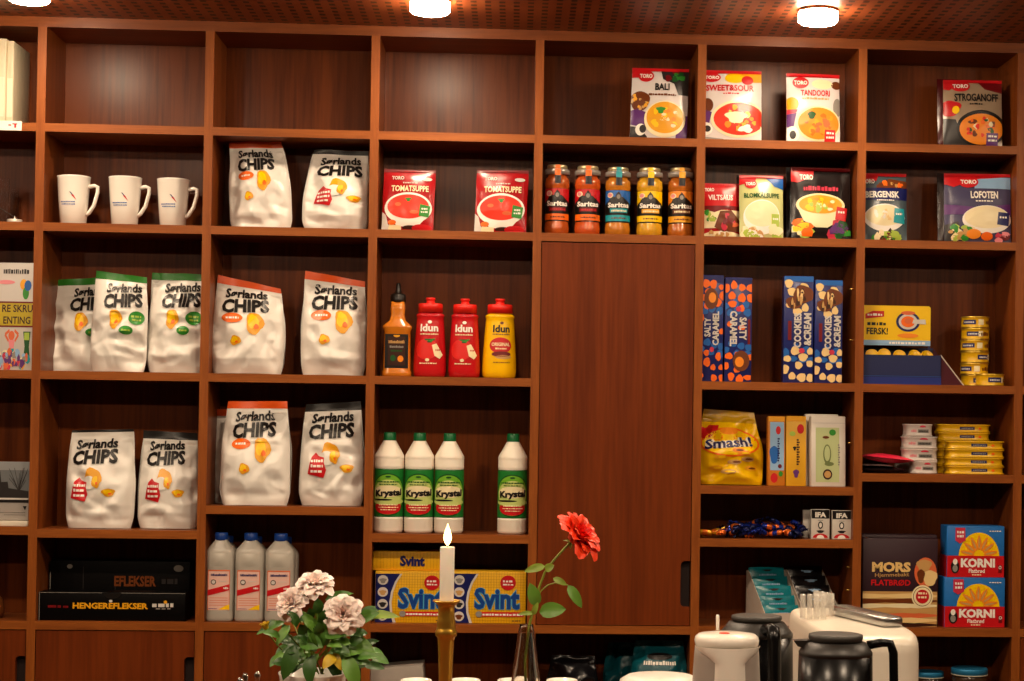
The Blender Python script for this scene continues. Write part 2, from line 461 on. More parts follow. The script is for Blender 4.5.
# ------------------------------------------------------------------ crisp bags
def ridge(p, s):
    a = noise.noise(Vector(p) * s); b = noise.noise(Vector(p) * s * 2.1 + Vector((7, 3, 1)))
    return (1 - abs(a) * 2.2) * .7 + (1 - abs(b) * 2) * .35
def bag_surface(w, h, d, dl, dr, seed, top=0.95, waist=1.0, lump=1.0):
    sd = Vector((seed * 3.7, seed * 1.3, seed * 2.1))
    rr = random.Random(seed * 17 + 3)
    folds = []                                # creases: a line across the film with a one-sided step
    for _ in range(16):
        px_, pz_ = rr.uniform(-.5, .5) * w, rr.choice((rr.uniform(0, .35), rr.uniform(.0, 1))) * h
        an = rr.choice((rr.uniform(-.5, .5), rr.uniform(.8, 2.3)))
        folds.append((px_, pz_, math.cos(an), math.sin(an), rr.uniform(.010, .024), rr.uniform(.03, .07), rr.uniform(-1, .55)))
    dents = [(rr.choice((-1, 1)) * rr.uniform(.22, .5) * w, rr.uniform(.05, .95) * h, rr.uniform(.018, .04), rr.uniform(.006, .014)) for _ in range(10)]
    def crumple(x, z):
        q = 0.0
        for fx, fz, c, s_, wd, ln, am in folds:
            dx, dz = x - fx, z - fz
            al, ac = dx * c + dz * s_, -dx * s_ + dz * c
            if abs(al) < ln and -wd < ac < wd * 1.6:
                k = (1 + ac / wd) if ac < 0 else (1 - ac / (wd * 1.6))
                q += am * k * (1 - (al / ln) ** 2)
        q *= .0105 * (.4 if .60 * h < z < .93 * h and abs(x) < .44 * w else 1)
        for fx, fz, rd, dp in dents:
            k = 1 - math.hypot(x - fx, (z - fz) * .8) / rd
            if k > 0: q -= dp * k
        return q
    def fn(u, v, side=-1):
        sv = min(1.0, v)
        hw = w / 2 * (1 - (1 - waist) * math.sin(math.pi * min(1, sv * 1.05)) ** 2) * (1 - (1 - top) * max(0, (sv - .45) / .55) ** 1.5)
        hw *= (1 - .07 * (1 - min(1, v / .13)) ** 1.5) * (1 + .035 * math.sin(math.pi * min(1, v / .7)) * (1 if v < .7 else 0))
        hw *= 1 + .018 * noise.noise(Vector((u > .5, v * 4, seed)))
        hd = d / 2 * (min(1, .62 + 2.4 * v) if v < .16 else 1) * max(0.035, 1 - max(0, (v - .42) / .52) ** 1.6)
        t = 2 * u - 1
        prof = max(0.0, 1 - abs(t) ** 3.2) ** .62
        y = side * hd * prof
        x = hw * t
        z = v * (h + (dl * (1 - u) + dr * u) * v ** 3)
        edge = min(1, prof * 1.6)
        amp = .0045 * lump * edge * min(1, v * 12) * (1 if v < .9 else max(.18, (1 - v) * 8))
        q = Vector((x, z, side * .05)) + sd
        y += side * amp * (ridge(q, 11.0) - .62 + .5 * noise.noise(q * 6))
        y += -side * -lump * edge * min(1, v * 10) * (1 if v < .88 else .25) * crumple(x, z) * (1 if side < 0 else .5)
        if v > .86: y += .004 * math.sin(u * 9 + seed) * (v - .86) / .14
        x += .004 * lump * noise.noise(q * 9) * min(1, v * 8)
        return Vector((x, y, z))
    return fn
_wave = lambda P: None
def crisp(P, cu, cv, ru, rv, seed, layer=1):
    P.ell(cu, cv, ru, rv, GOLD, layer, 18, wob=.10, seed=seed); P.ell(cu - ru * .15, cv + rv * .15, ru * .62, rv * .62, YEL, layer + 1, 14, wob=.12, seed=seed + 1)
    P.ell(cu + ru * .2, cv - rv * .3, ru * .3, rv * .25, ORG, layer + 2, 10, wob=.12, seed=seed + 2)
def chips_art(P, kind, du=0.0, sq=1.0):
    U = lambda u: .5 + (u - .5) * sq + du
    P.text('Sørlands', U(.13), U(.88), .80, .905, BLACK, 2, .036, sh=.02)
    P.text('CHIPS', U(.10), U(.90), .645, .795, BLACK, 2, .046, sh=.025)
    if kind == 'orange':
        P.ell(U(.29), .585, .17 * sq, .052, ORG, 1, 22, rot=.12); scrib(P, U(.19), U(.40), .575, .024, WHITE, 3, 3)
        crisp(P, U(.66), .53, .14 * sq, .12, 1); crisp(P, U(.36), .345, .09 * sq, .05, 2)
    elif kind == 'black':
        P.ell(U(.49), .51, .15 * sq, .095, GOLD, 1, 20, wob=.1, seed=2); P.ell(U(.43), .455, .12 * sq, .07, BAGW_ink, 2, 18)
        crisp(P, U(.55), .47, .07 * sq, .07, 4, 3)
        P.poly([(U(.12), .30), (U(.24), .285), (U(.38), .265), (U(.42), .34), (U(.385), .41), (U(.39), .46), (U(.30), .475), (U(.25), .51), (U(.18), .465), (U(.15), .40)], RED, 3)
        for k, vv in enumerate((.415, .365, .315)): scrib(P, U(.17), U(.37), vv, .03, WHITE, 7 + k, 4)
        crisp(P, U(.76), .36, .11 * sq, .04, 6)
    else:
        crisp(P, U(.36), .53, .125 * sq, .10, 1)
        P.ell(U(.78), .545, .15 * sq, .07, GRN, 1, 22); scrib(P, U(.68), U(.88), .55, .022, LGRN, 5, 3); scrib(P, U(.70), U(.86), .515, .02, LGRN, 6, 3)
        P.ell(U(.60), .415, .125 * sq, .045, GRN, 1, 22); scrib(P, U(.53), U(.68), .405, .02, LGRN, 8, 3)
BAGW_ink = ink('bag_white_print', '#e9e4dc', 0.35)
SEAL = {'orange': mat('orange_seal_film', '#ec5a16', 0.35, noise_amt=.08), 'black': mat('black_seal_film', '#191614', 0.35, noise_amt=.08), 'green': mat('green_seal_film', '#2c7a24', 0.35, noise_amt=.08)}
SEALN = {'orange': 'orange', 'black': 'black', 'green': 'green'}
def chips_bag(pl, pr, ytl, ytr, pyb, z, Y, kind, seed, label, yaw=0, lean=3, du=0.0, sq=.94, top=.9, waist=1.0, seal=.93, d=.105, art=True, lump=1.0, skew=0.0):
    a, b = at(pl, pyb, Y + d / 2), at(pr, pyb, Y + d / 2)
    w = b.x - a.x; cx = (a.x + b.x) / 2
    hl, hr = at(pl, ytl, Y + d / 2).z - z, at(pr, ytr, Y + d / 2).z - z
    h = (hl + hr) / 2
    t = thing('chips_bag', label, 'crisps bag', (cx, Y + d * .5, z), (R(-lean), 0, R(yaw)), 'crisps bags on the shelves')
    fn_ = bag_surface(w, h, d, hl - h, hr - h, seed, top, waist, lump)
    fn = lambda u, v, side=-1: fn_(u, v, side) + Vector((skew * v * v, 0, 0))
    g = G(); sv = seal
    g.sheet(lambda u, v: fn(u, v * sv, -1), 46, 60, BAGW)
    g.sheet(lambda u, v: fn(u, v * sv, 1), 16, 22, BAGW, flip=True)
    n = 16
    g.add([fn(i / n, 0, -1) for i in range(n + 1)] + [fn(1 - i / n, 0, 1) for i in range(n + 1)], [tuple(reversed(range(2 * n + 2)))], BAGW)
    if art:
        def pm(u, v, l):
            p = fn(u, v, -1); return (p.x, p.y - .0024 - l * .0004, p.z)
        chips_art(Print(g, pm, .024), kind, du, sq)
    g.build('bag_body', t)
    g = G()
    g.sheet(lambda u, v: fn(u, sv + v * (1 - sv), -1) - Vector((0, .0008, 0)), 30, 5, SEAL[kind])
    g.sheet(lambda u, v: fn(u, sv + v * (1 - sv), 1) + Vector((0, .0008, 0)), 30, 5, SEAL[kind], flip=True)
    g.build('top_seal', t)
    return t
s1, s2, s3, s5 = ZS['s1'], ZS['s2'], ZS['s3'], ZS['s5']
# second row
chips_bag(230, 292, 141, 141, 226, s2, .02, 'orange', 1, 'white crisps bag with red-orange top leaning left, on second shelf beside a black-topped bag', yaw=-2, lean=4, top=.82, du=-.03, sq=.8, lump=1.4, skew=-.022)
chips_bag(303, 367, 148, 150, 228, s2, .02, 'black', 2, 'white crisps bag with crumpled black top and red patch, two shelves under the ceiling', yaw=4, lean=5, top=.82, du=.03, seal=.945, skew=.012)
# third row
chips_bag(47, 108, 279, 277, 370, s3, .108, 'green', 3, 'left green-topped white crisps bag, half hidden behind its neighbour', yaw=-6, lean=3, du=.2, sq=.8, top=.84, lump=1.5, d=.08)
chips_bag(90, 146, 270, 277, 371, s3, .008, 'green', 4, 'middle green-topped white crisps bag of the three on one shelf', yaw=-5, lean=3, du=.10, sq=.85, top=.92, lump=1.3, d=.085)
chips_bag(147, 204, 272, 274, 372, s3, .02, 'green', 5, 'right green-topped white crisps bag, standing against the upright', yaw=-5, lean=3, du=.10, sq=.85, top=.94, lump=1.3, d=.09)
chips_bag(211, 283, 274, 288, 373.5, s3, .02, 'orange', 6, 'wide orange-topped white crisps bag with slanting seal, below the tilted crisps bag', yaw=2, lean=4, top=.86, du=-.03, sq=.84)
chips_bag(301, 365, 270, 281, 375, s3, .02, 'orange', 7, 'tall orange-topped white crisps bag left of the squeezy sauce bottle', yaw=0, lean=3, top=.93, du=.02)
# fourth row
chips_bag(66, 133, 430, 429, 529, S4[0], .02, 'black', 8, 'wide white crisps bag with red patch, the left one above the black cartons', yaw=-1, lean=3, du=-.06, sq=.86, top=.93, seal=.975)
chips_bag(138.5, 197, 430, 433, 531, S4[0], .03, 'black', 9, 'narrower white crisps bag with dark top, the right one above the black cartons', yaw=3, lean=4, du=-.04, sq=.84, top=.92, seal=.92)
chips_bag(213, 272, 409, 411, 505, S4[1], .118, 'orange', 10, 'crisps bag mostly hidden behind the upright orange-topped bag above the clear bottles', yaw=0, lean=0, d=.07, art=False)
chips_bag(221, 289, 401, 401, 505, S4[1], .01, 'orange', 11, 'upright white crisps bag with straight orange top, above the clear bottles', yaw=0, lean=3, top=.86, du=-.02, sq=.82, d=.085)
chips_bag(300, 363, 404, 401, 506, S4[1], .02, 'black', 12, 'white crisps bag with black top and red patch, left of the green-capped bottles', yaw=1, lean=3, top=.86, du=0, seal=.92)

# ------------------------------------------------------------------ soup and sauce packets
def pouch(pl, pr, yt, pyb, z, Y, label, art, base, seed=0, yaw=0, lean=6, puff=.014, rim=None, group=None, name='soup_packet', skew=0.0):
    a, b = at(pl, pyb, Y), at(pr, pyb, Y); w = b.x - a.x
    h = (at(pl, yt, Y).z - z) / math.cos(R(lean))
    base = mat(base[0], base[1], 0.24, noise_amt=.03, spec=.6) if isinstance(base, tuple) else base
    sd = Vector((seed * 2.3, seed, 0))
    def fn(u, v, side=-1):
        e = max(0, math.sin(math.pi * u)) ** .6 * max(0, math.sin(math.pi * min(1, max(0, (v - .03) / .94)))) ** .6
        q = Vector(((u - .5) * w, v * h, 0)) + sd
        y = side * (puff * e + .0008) + .0025 * e * (ridge(q, 17) - .6) * side + .002 * noise.noise(q * 14)
        x = (u - .5) * w + .0012 * noise.noise(q * 25) + skew * v
        return Vector((x, y, v * h))
    t = thing(name, label, 'packet', ((a.x + b.x) / 2, Y + puff, z + .001), (R(-lean), 0, R(yaw)), group)
    g = G(); g.sheet(lambda u, v: fn(u, v, -1), 18, 24, base)
    g.sheet(lambda u, v: fn(u, v, 1), 8, 12, base, flip=True)
    if art:
        def pm(u, v, l):
            p = fn(min(1, max(0, u)), min(1, max(0, v)), -1); return (p.x, p.y - .0006 - l * .0004, p.z)
        art(Print(g, pm, .07))
    g.build('packet_body', t)
    if rim:
        g = G()
        g.sheet(lambda u, v: fn(u, .955 + v * .045, -1) - Vector((0, .0035, 0)), 18, 2, rim)
        g.sheet(lambda u, v: fn(u, .955 + v * .045, 1) + Vector((0, .0005, 0)), 18, 2, rim, flip=True)
        g.build('top_seal', t)
    return t
def toro(P, u0, u1, v0, v1, lay=3):
    P.ell((u0 + u1) / 2, (v0 + v1) / 2, (u1 - u0) * .62, (v1 - v0) * .95, RED, lay)
    P.text('TORO', u0, u1, v0 + (v1 - v0) * .15, v1 - (v1 - v0) * .15, WHITE, lay + 1, .04)
def bits(P, cu, cv, ru, rv, mats, n, size, seed, layer):
    r = random.Random(seed)
    for k in range(n):
        a = r.uniform(0, 6.28); q = math.sqrt(r.random()) * .85
        P.ell(cu + ru * q * math.cos(a), cv + rv * q * math.sin(a), size * r.uniform(.5, 1.2), size * r.uniform(.4, .9), mats[k % len(mats)], layer + 1 + k % 2, 8, wob=.15, seed=k)
def art_bali(P):
    P.poly([(0, 1), (0, .86), (.12, .86), (.3, .97), (.3, 1)], RED, 1); toro(P, .14, .36, .84, .93)
    P.poly([(.5, 1), (1, 1), (1, .62), (.82, .62), (.74, .78), (.55, .84)], CHAR, 1); bits(P, .75, .85, .2, .12, [DGRN, DRED, GRN], 9, .06, 1, 2)
    P.text('BALI', .41, .66, .68, .78, BLACK, 3, .03); scrib(P, .30, .78, .605, .03, BRN, 2)
    P.ell(.15, .53, .17, .14, BRN, 1, wob=.05); bits(P, .15, .53, .17, .14, [GOLD, TAN, BRN], 16, .035, 2, 2)
    P.poly([(0, .4), (.12, .42), (.28, .36), (.26, .15), (0, .2)], PURP, 1); P.poly([(.8, .3), (1, .34), (1, 0), (.8, 0)], PURP, 1)
    P.poly([(0, 0), (0, .18), (.14, .16), (.3, .04), (.3, 0)], CHAR, 2); P.ell(.18, .13, .09, .08, WHITE, 3); P.ell(.22, .14, .06, .055, CHAR, 4)
    P.ell(.60, .28, .37, .25, CREAM, 3, 30); P.ell(.60, .30, .33, .215, GOLD, 4, 30); bits(P, .6, .3, .28, .17, [YEL, CREAM, CURRY, GOLD], 24, .05, 3, 5); P.ell(.52, .40, .07, .045, GRN, 8, wob=.2)
def art_sweet(P):
    P.poly([(0, 1), (0, .93), (.5, .97), (.5, 1)], RED, 1); toro(P, .02, .26, .86, .93)
    P.poly([(.55, 1), (1, 1), (1, .84), (.85, .83), (.62, .92)], GOLD, 1); P.ell(.53, .89, .17, .075, YEL, 1); P.ell(.75, .86, .10, .065, RED, 2)
    P.text('SWEET&SOUR', .04, .86, .70, .79, RED, 3, .035); scrib(P, .33, .6, .655, .022, RED, 4)
    P.ell(.06, .5, .1, .1, BRN, 1); P.poly([(0, .45), (.14, .4), (.1, .25), (0, .2)], PURP, 1)
    P.ell(.03, .17, .12, .09, WHITE, 2); P.ell(.06, .17, .06, .045, CHAR, 3); P.poly([(0, 0), (0, .06), (.5, .02), (.5, 0)], GREY, 1)
    P.ell(.60, .31, .48, .26, CREAM, 2, 32, rot=-.25); P.ell(.61, .31, .44, .225, SOUP, 3, 32, rot=-.25)
    bits(P, .6, .32, .36, .18, [CURRY, LGRN, RED, GOLD, SOUP], 26, .055, 5, 4); P.ell(.55, .33, .18, .08, CREAM, 7, wob=.15); P.ell(.72, .17, .12, .05, WHITE, 7, wob=.2, seed=4)
def art_tandoori(P):
    P.poly([(0, 1), (0, .95), (1, .95), (1, 1)], RED, 1); toro(P, .14, .38, .82, .91)
    P.ell(.66, .85, .2, .075, CREAM, 1); P.ell(.93, .84, .1, .06, BRN, 1)
    P.text('TANDOORI', .26, .80, .67, .76, RED, 3, .03); scrib(P, .28, .78, .62, .03, TAN, 4)
    P.ell(.09, .55, .13, .10, GOLD, 1); P.poly([(0, .47), (.2, .47), (.17, .42), (0, .40)], ROSE, 2); P.poly([(0, .40), (.18, .42), (.12, .2), (0, .22)], PURP, 1)
    P.ell(.95, .52, .09, .13, GREY, 1)
    P.ell(.1, .12, .13, .11, WHITE, 2); P.ell(.11, .11, .06, .06, CHAR, 3)
    P.ell(.58, .28, .42, .25, CREAM, 2, 32); P.ell(.59, .28, .385, .225, CURRY, 3, 32); bits(P, .6, .28, .32, .18, [ORG, CURRY, GOLD, SALMON], 26, .06, 6, 4); P.ell(.45, .39, .07, .055, DGRN, 7, wob=.1)
    P.rect(.70, .90, .01, .19, RED, 8); scrib(P, .73, .87, .13, .03, WHITE, 2, 9); scrib(P, .73, .87, .07, .03, WHITE, 3, 9)
def art_strog(P):
    P.poly([(0, 1), (0, .86), (.1, .84), (.35, 1)], RED, 1); toro(P, .16, .42, .86, .95)
    P.poly([(.55, 1), (1, 1), (1, .8), (.7, .86)], DRED, 1); P.text('STROGANOFF', .18, .93, .67, .79, BLACK, 3, .03); scrib(P, .44, .66, .62, .025, BLACK, 4)
    P.ell(.1, .57, .18, .12, RED, 1, wob=.1); P.ell(.2, .54, .06, .06, YEL, 2)
    P.poly([(0, 0), (0, .42), (.2, .4), (.3, .15), (.5, 0)], CHAR, 1)
    P.ell(.64, .27, .43, .27, BLACK, 2, 32); P.ell(.64, .26, .38, .225, CURRY, 3, 32); bits(P, .64, .26, .32, .18, [SOUP, ORG, BRN, CREAM, DGRN], 24, .05, 8, 4)
    P.rect(.72, .92, .01, .2, PURP, 8); scrib(P, .75, .9, .14, .03, WHITE, 2, 9); scrib(P, .75, .9, .08, .03, WHITE, 5, 9)
def art_tomato(P):
    P.rect(0, 1, .95, 1, DRED, 1); P.text('TORO', .16, .40, .825, .885, LGREY, 3, .04); scrib(P, .38, .66, .765, .022, LGREY, 1); P.text('TOMATSUPPE', .16, .88, .63, .73, CREAM, 3, .03)
    P.ell(.84, .84, .1, .03, LGREY, 3)
    P.ell(.5, .36, .46, .255, WHITE, 2, 34); P.poly([(.06, .3), (.3, .07), (.7, .07), (.94, .3)], WHITE, 1); P.ell(.5, .385, .405, .195, SOUP, 3, 34)
    P.ell(.5, .5, .05, .03, GRN, 4, wob=.3); P.ell(.3, .42, .06, .03, SALMON, 4); P.ell(.62, .30, .09, .03, SALMON, 4)
    P.poly([(0, 0), (0, .3), (.07, .25), (.12, .1), (.25, .03), (.3, 0)], LGREY, 1); P.poly([(.12, 0), (.15, .1), (.38, .08), (.38, 0)], CREAM, 2); P.ell(.2, .13, .08, .04, ORG, 3)
    P.ell(.78, .05, .2, .06, RED, 2); P.ell(.55, .05, .15, .04, DBRN, 1)
    P.poly([(.71, .24), (.90, .22), (.93, .40), (.73, .43)], GRN, 5); scrib(P, .76, .88, .34, .03, WHITE, 3, 6); scrib(P, .75, .88, .29, .03, WHITE, 4, 6)
def art_vilt(P):
    P.rect(0, 1, .58, 1, RED, 1); P.text('TORO', .06, .30, .84, .91, WHITE, 3, .04); P.text('VILTSAUS', .14, .80, .68, .78, WHITE, 3, .03)
    P.poly([(0, .58), (1, .58), (1, .5), (.6, .53), (.3, .46), (0, .52)], DRED, 2)
    P.rect(0, 1, .18, .5, CREAM, 1); bits(P, .15, .38, .2, .12, [LGRN, CREAM, GRN], 10, .07, 4, 3)
    P.poly([(.3, .2), (.45, .48), (.75, .5), (1, .3), (1, .12), (.5, .12)], BRN, 3); bits(P, .7, .28, .25, .13, [ROSE, BRN, SALMON, DRED], 12, .09, 5, 4); P.ell(.5, .05, .5, .08, CREAM, 2); bits(P, .4, .07, .35, .05, [WHITE, TAN], 10, .06, 6, 3)
def art_blom(P):
    P.poly([(0, 1), (0, .84), (.36, .90), (.4, 1)], RED, 2); toro(P, .14, .36, .82, .90)
    P.poly([(.55, 1), (1, 1), (1, .78), (.8, .82)], BLUE, 2); P.text('BLOMKÅLSUPPE', .10, .90, .63, .73, DGRN, 3, .03)
    P.ell(.5, .33, .42, .27, WHITE, 2, 32); P.ell(.5, .38, .38, .2, CREAM, 3, 32)
    P.rect(.72, .9, .18, .38, LGRN, 5); scrib(P, .75, .88, .29, .03, WHITE, 1, 6)
    bits(P, .3, .08, .28, .08, [CREAM, WHITE, TAN, LGRN], 16, .09, 3, 4); bits(P, .8, .1, .2, .1, [LGRN, CREAM], 8, .09, 4, 4)
def art_black(P):
    P.poly([(0, 1), (0, .8), (.1, .78), (.36, .86), (.4, 1)], RED, 2); P.text('TORO', .14, .36, .82, .90, WHITE, 4, .04)
    P.rect(.5, .95, .95, .985, DRED, 1); scrib(P, .20, .78, .67, .07, ROSE, 4)
    P.poly([(.08, .46), (.2, .25), (.4, .16), (.6, .16), (.8, .26), (.88, .46)], CREAM, 2); P.ell(.48, .47, .41, .16, CREAM, 3, 32); P.ell(.48, .475, .36, .13, GOLD, 4, 32)
    bits(P, .48, .475, .3, .1, [YEL, CREAM, CURRY, LGRN], 20, .05, 3, 5)
    bits(P, .15, .14, .2, .12, [LGRN, ORG, CREAM, YEL], 12, .09, 4, 2); bits(P, .8, .12, .2, .1, [ROSE, DGRN, GRN, PURP], 12, .1, 5, 2)
    P.poly([(.72, .27), (.90, .25), (.93, .43), (.75, .45)], RED, 8); scrib(P, .77, .88, .36, .03, WHITE, 1, 9)
def art_berg(P):
    P.poly([(0, 1), (0, .86), (.3, .88), (.36, .97), (1, .98), (1, 1)], RED, 2); P.text('TORO', .0, .26, .84, .91, WHITE, 4, .04)
    P.poly([(.3, .82), (.6, .92), (1, .88), (1, .78), (.3, .78)], BRN, 1); bits(P, .65, .84, .3, .04, [ORG, TAN, BRN], 10, .05, 2, 2)
    P.rect(0, 1, .6, .78, LBLUE if False else NAVY, 1); P.text('BERGENSK', .05, .82, .63, .73, WHITE, 3, .04); scrib(P, .3, .7, .585, .02, WHITE, 3)
    P.ell(.48, .34, .46, .2, WHITE, 2, 32); P.ell(.48, .37, .42, .15, CREAM, 3, 32); bits(P, .48, .37, .35, .1, [SAND, CREAM, WHITE], 12, .05, 3, 4)
    P.poly([(.68, .27), (.93, .25), (.93, .47), (.70, .48)], TEAL, 5); scrib(P, .73, .88, .38, .03, WHITE, 1, 6)
    bits(P, .5, .06, .45, .06, [GRN, DRED, LGRN, CREAM, DBRN], 18, .08, 5, 2); P.ell(.72, .1, .1, .05, LGRN, 5)
def art_lof(P):
    P.poly([(0, 1), (0, .84), (.14, .80), (.5, .92), (1, .96), (1, 1)], RED, 2); toro(P, .24, .48, .83, .92)
    P.rect(.45, 1, .78, .95, LBLUE, 1); P.text('LOFOTEN', .39, .80, .63, .74, WHITE, 3, .04); scrib(P, .46, .74, .585, .02, WHITE, 3)
    P.poly([(0, .55), (.5, .5), (1, .56), (1, .4), (0, .4)], PURP, 1); P.ell(.63, .33, .37, .20, WHITE, 2, 32); P.ell(.63, .36, .34, .16, CREAM, 3, 32)
    P.poly([(.78, .26), (.96, .24), (.97, .43), (.80, .44)], NAVY, 5); scrib(P, .82, .93, .35, .03, WHITE, 1, 6)
    P.poly([(0, 0), (0, .25), (.2, .3), (.3, 0)], CHAR, 1); bits(P, .25, .14, .22, .12, [LGRN, GRN, CREAM, TAN], 24, .06, 6, 3); P.ell(.43, .12, .11, .07, CURRY, 6); P.ell(.63, .09, .09, .06, ORG, 6); bits(P, .88, .08, .12, .07, [ROSE, PINK, DRED], 8, .07, 7, 5)
pouch(630, 687, 66, 137, s1, .03, 'white and purple packet with golden curry and pineapple, alone on its top shelf', art_bali, ('white_packet_film', '#d9d2d0'), 1, 0, 6, rim=RED, skew=.006)
pouch(704, 762, 68.5, 139.5, s1, .03, 'white packet with red sweet and sour dish, in the lit top cell', art_sweet, ('white_packet_film', '#d9d2d0'), 2, 0, 5, rim=RED)
pouch(787, 841, 72, 142, s1, .03, 'white packet with orange curry bowl and dark garnish, right in the lit top cell', art_tandoori, ('white_packet_film', '#d9d2d0'), 3, 3, 5, rim=RED)
pouch(939, 992, 77, 146, s1, .075, 'dark red-edged packet peeking out behind the beige stew packet', None, ('dark_red_packet_film', '#4a0d10'), 4, 0, 6)
pouch(945, 1003, 78, 146.5, s1, .03, 'beige and dark packet showing a stew in a black pan, top right', art_strog, ('beige_packet_film', '#a08a72'), 5, -4, 6, rim=RED)
pouch(381, 433, 168, 230.5, s2, .03, 'left of the two red tomato soup packets', art_tomato, ('red_packet_film', '#a50f16'), 6, 0, 6, skew=.004)
pouch(474, 526, 168.5, 232, s2, .03, 'right of the two red tomato soup packets', art_tomato, ('red_packet_film', '#a50f16'), 7, -3, 6, skew=.004)
pouch(703, 741, 182, 237, s2, .06, 'small red packet with sliced meat, partly behind the upright', art_vilt, ('red_packet_film', '#a50f16'), 8, 0, 7)
pouch(737, 776, 174, 237, s2, .085, 'dark packet behind the pale green soup packet', None, ('dark_packet_film', '#2a1a18'), 9, 0, 6)
pouch(740, 784, 174, 237.5, s2, .035, 'pale green packet with a bowl of creamy soup and red corner', art_blom, ('pale_green_packet_film', '#c8c987'), 10, 0, 7, rim=RED)
pouch(787, 843, 166, 238, s2, .085, 'black packet hidden behind the black soup packet', None, ('black_packet_film', '#191212'), 11, 0, 6)
pouch(792, 852, 166, 239, s2, .03, 'black packet with a cream bowl of yellow soup', art_black, ('black_packet_film', '#191212'), 12, 2, 7, rim=DRED)
pouch(864, 908, 172, 240, s2, .04, 'grey-blue soup packet with teal patch, partly behind the upright', art_berg, ('slate_packet_film', '#4c5a62'), 13, 0, 6, rim=RED)
pouch(939, 995, 172, 241.5, s2, .085, 'dark packet showing at the left of the violet-blue soup packet', None, ('dark_packet_film', '#2a1a18'), 14, 0, 6)
pouch(946, 1012, 172, 242, s2, .03, 'violet-blue packet with white soup bowl and vegetables, red top', art_lof, ('violet_packet_film', '#4a4664'), 15, -3, 6, rim=RED)

# ------------------------------------------------------------------ mugs
china = mat('white_glazed_china', '#efe9df', 0.18, noise_amt=.02, coat=.3)
def cylmap(r, z0, z1, span, taper=0.0, off=.0005, sy=1.0):
    def pm(u, v, l):
        a = (u - .5) * span; rr = r + taper * v + off + l * .0003
        return (rr * math.sin(a), -rr * math.cos(a) * sy, z0 + v * (z1 - z0))
    return pm
def mug(pl, pr, yt, pyb, z, Y, label):
    Yq = Y + .035
    a, b = at(pl, pyb, Yq), at(pr, yt, Yq); w = b.x - at(pl, yt, Yq).x; h = b.z - z
    t = thing('mug', label, 'mug', ((a.x + b.x) / 2, Y + w / 2, z), (0, 0, R(-6)), 'white mugs on the second shelf')
    r1 = w / 2; r0 = r1 * .77
    g = G(); g.lathe([(r0 * .86, 0), (r0, .004), (r0 + (r1 - r0) * .5, h * .5), (r1 - .001, h - .004), (r1, h - .001), (r1 - .0015, h), (r1 - .004, h - .003), (r0 + (r1 - r0) * .5 - .004, h * .5), (r0 - .006, .008)], china, 40)
    P = Print(g, lambda u, v, l: ((r0 + (r1 - r0) * v + .0004 + l * .0003) * math.sin((u - .5) * 2.4), -(r0 + (r1 - r0) * v + .0004 + l * .0003) * math.cos((u - .5) * 2.4), v * h), .06)
    P.poly([(.52, .66), (.56, .655), (.66, .57), (.62, .575)], NAVY, 1); P.poly([(.57, .60), (.63, .60), (.72, .49), (.66, .53)], RED, 2)
    for k in range(2): scrib(P, .25 + .03 * k, .68, .45 - .05 * k, .022, BLUE, k)
    g.build('cup_body', t)
    rm = lambda v: r0 + (r1 - r0) * v
    pts = [(rm(.79) - .002, 0, h * .79), (rm(.8) + .014, 0, h * .815), (rm(.8) + .023, 0, h * .79), (rm(.7) + .024, 0, h * .68), (rm(.5) + .017, 0, h * .42), (rm(.3) + .006, 0, h * .27), (rm(.22) - .002, 0, h * .22)]
    G().tube(pts, [.006, .0055, .005, .005, .005, .0055, .006], china, 10, flat=1.2).build('handle', t)
for pl, pr, yt, yb, lb in ((56, 89.5, 176.5, 222.5, 'left of the three white mugs, each printed with a small blue and red bird'), (107.5, 141, 177.5, 223.5, 'middle white mug of the row of three on the second shelf'), (156, 189, 179.5, 224.5, 'right white mug of the row of three, next to the upright')):
    mug(pl, pr, yt, yb, s2, .03, lb)

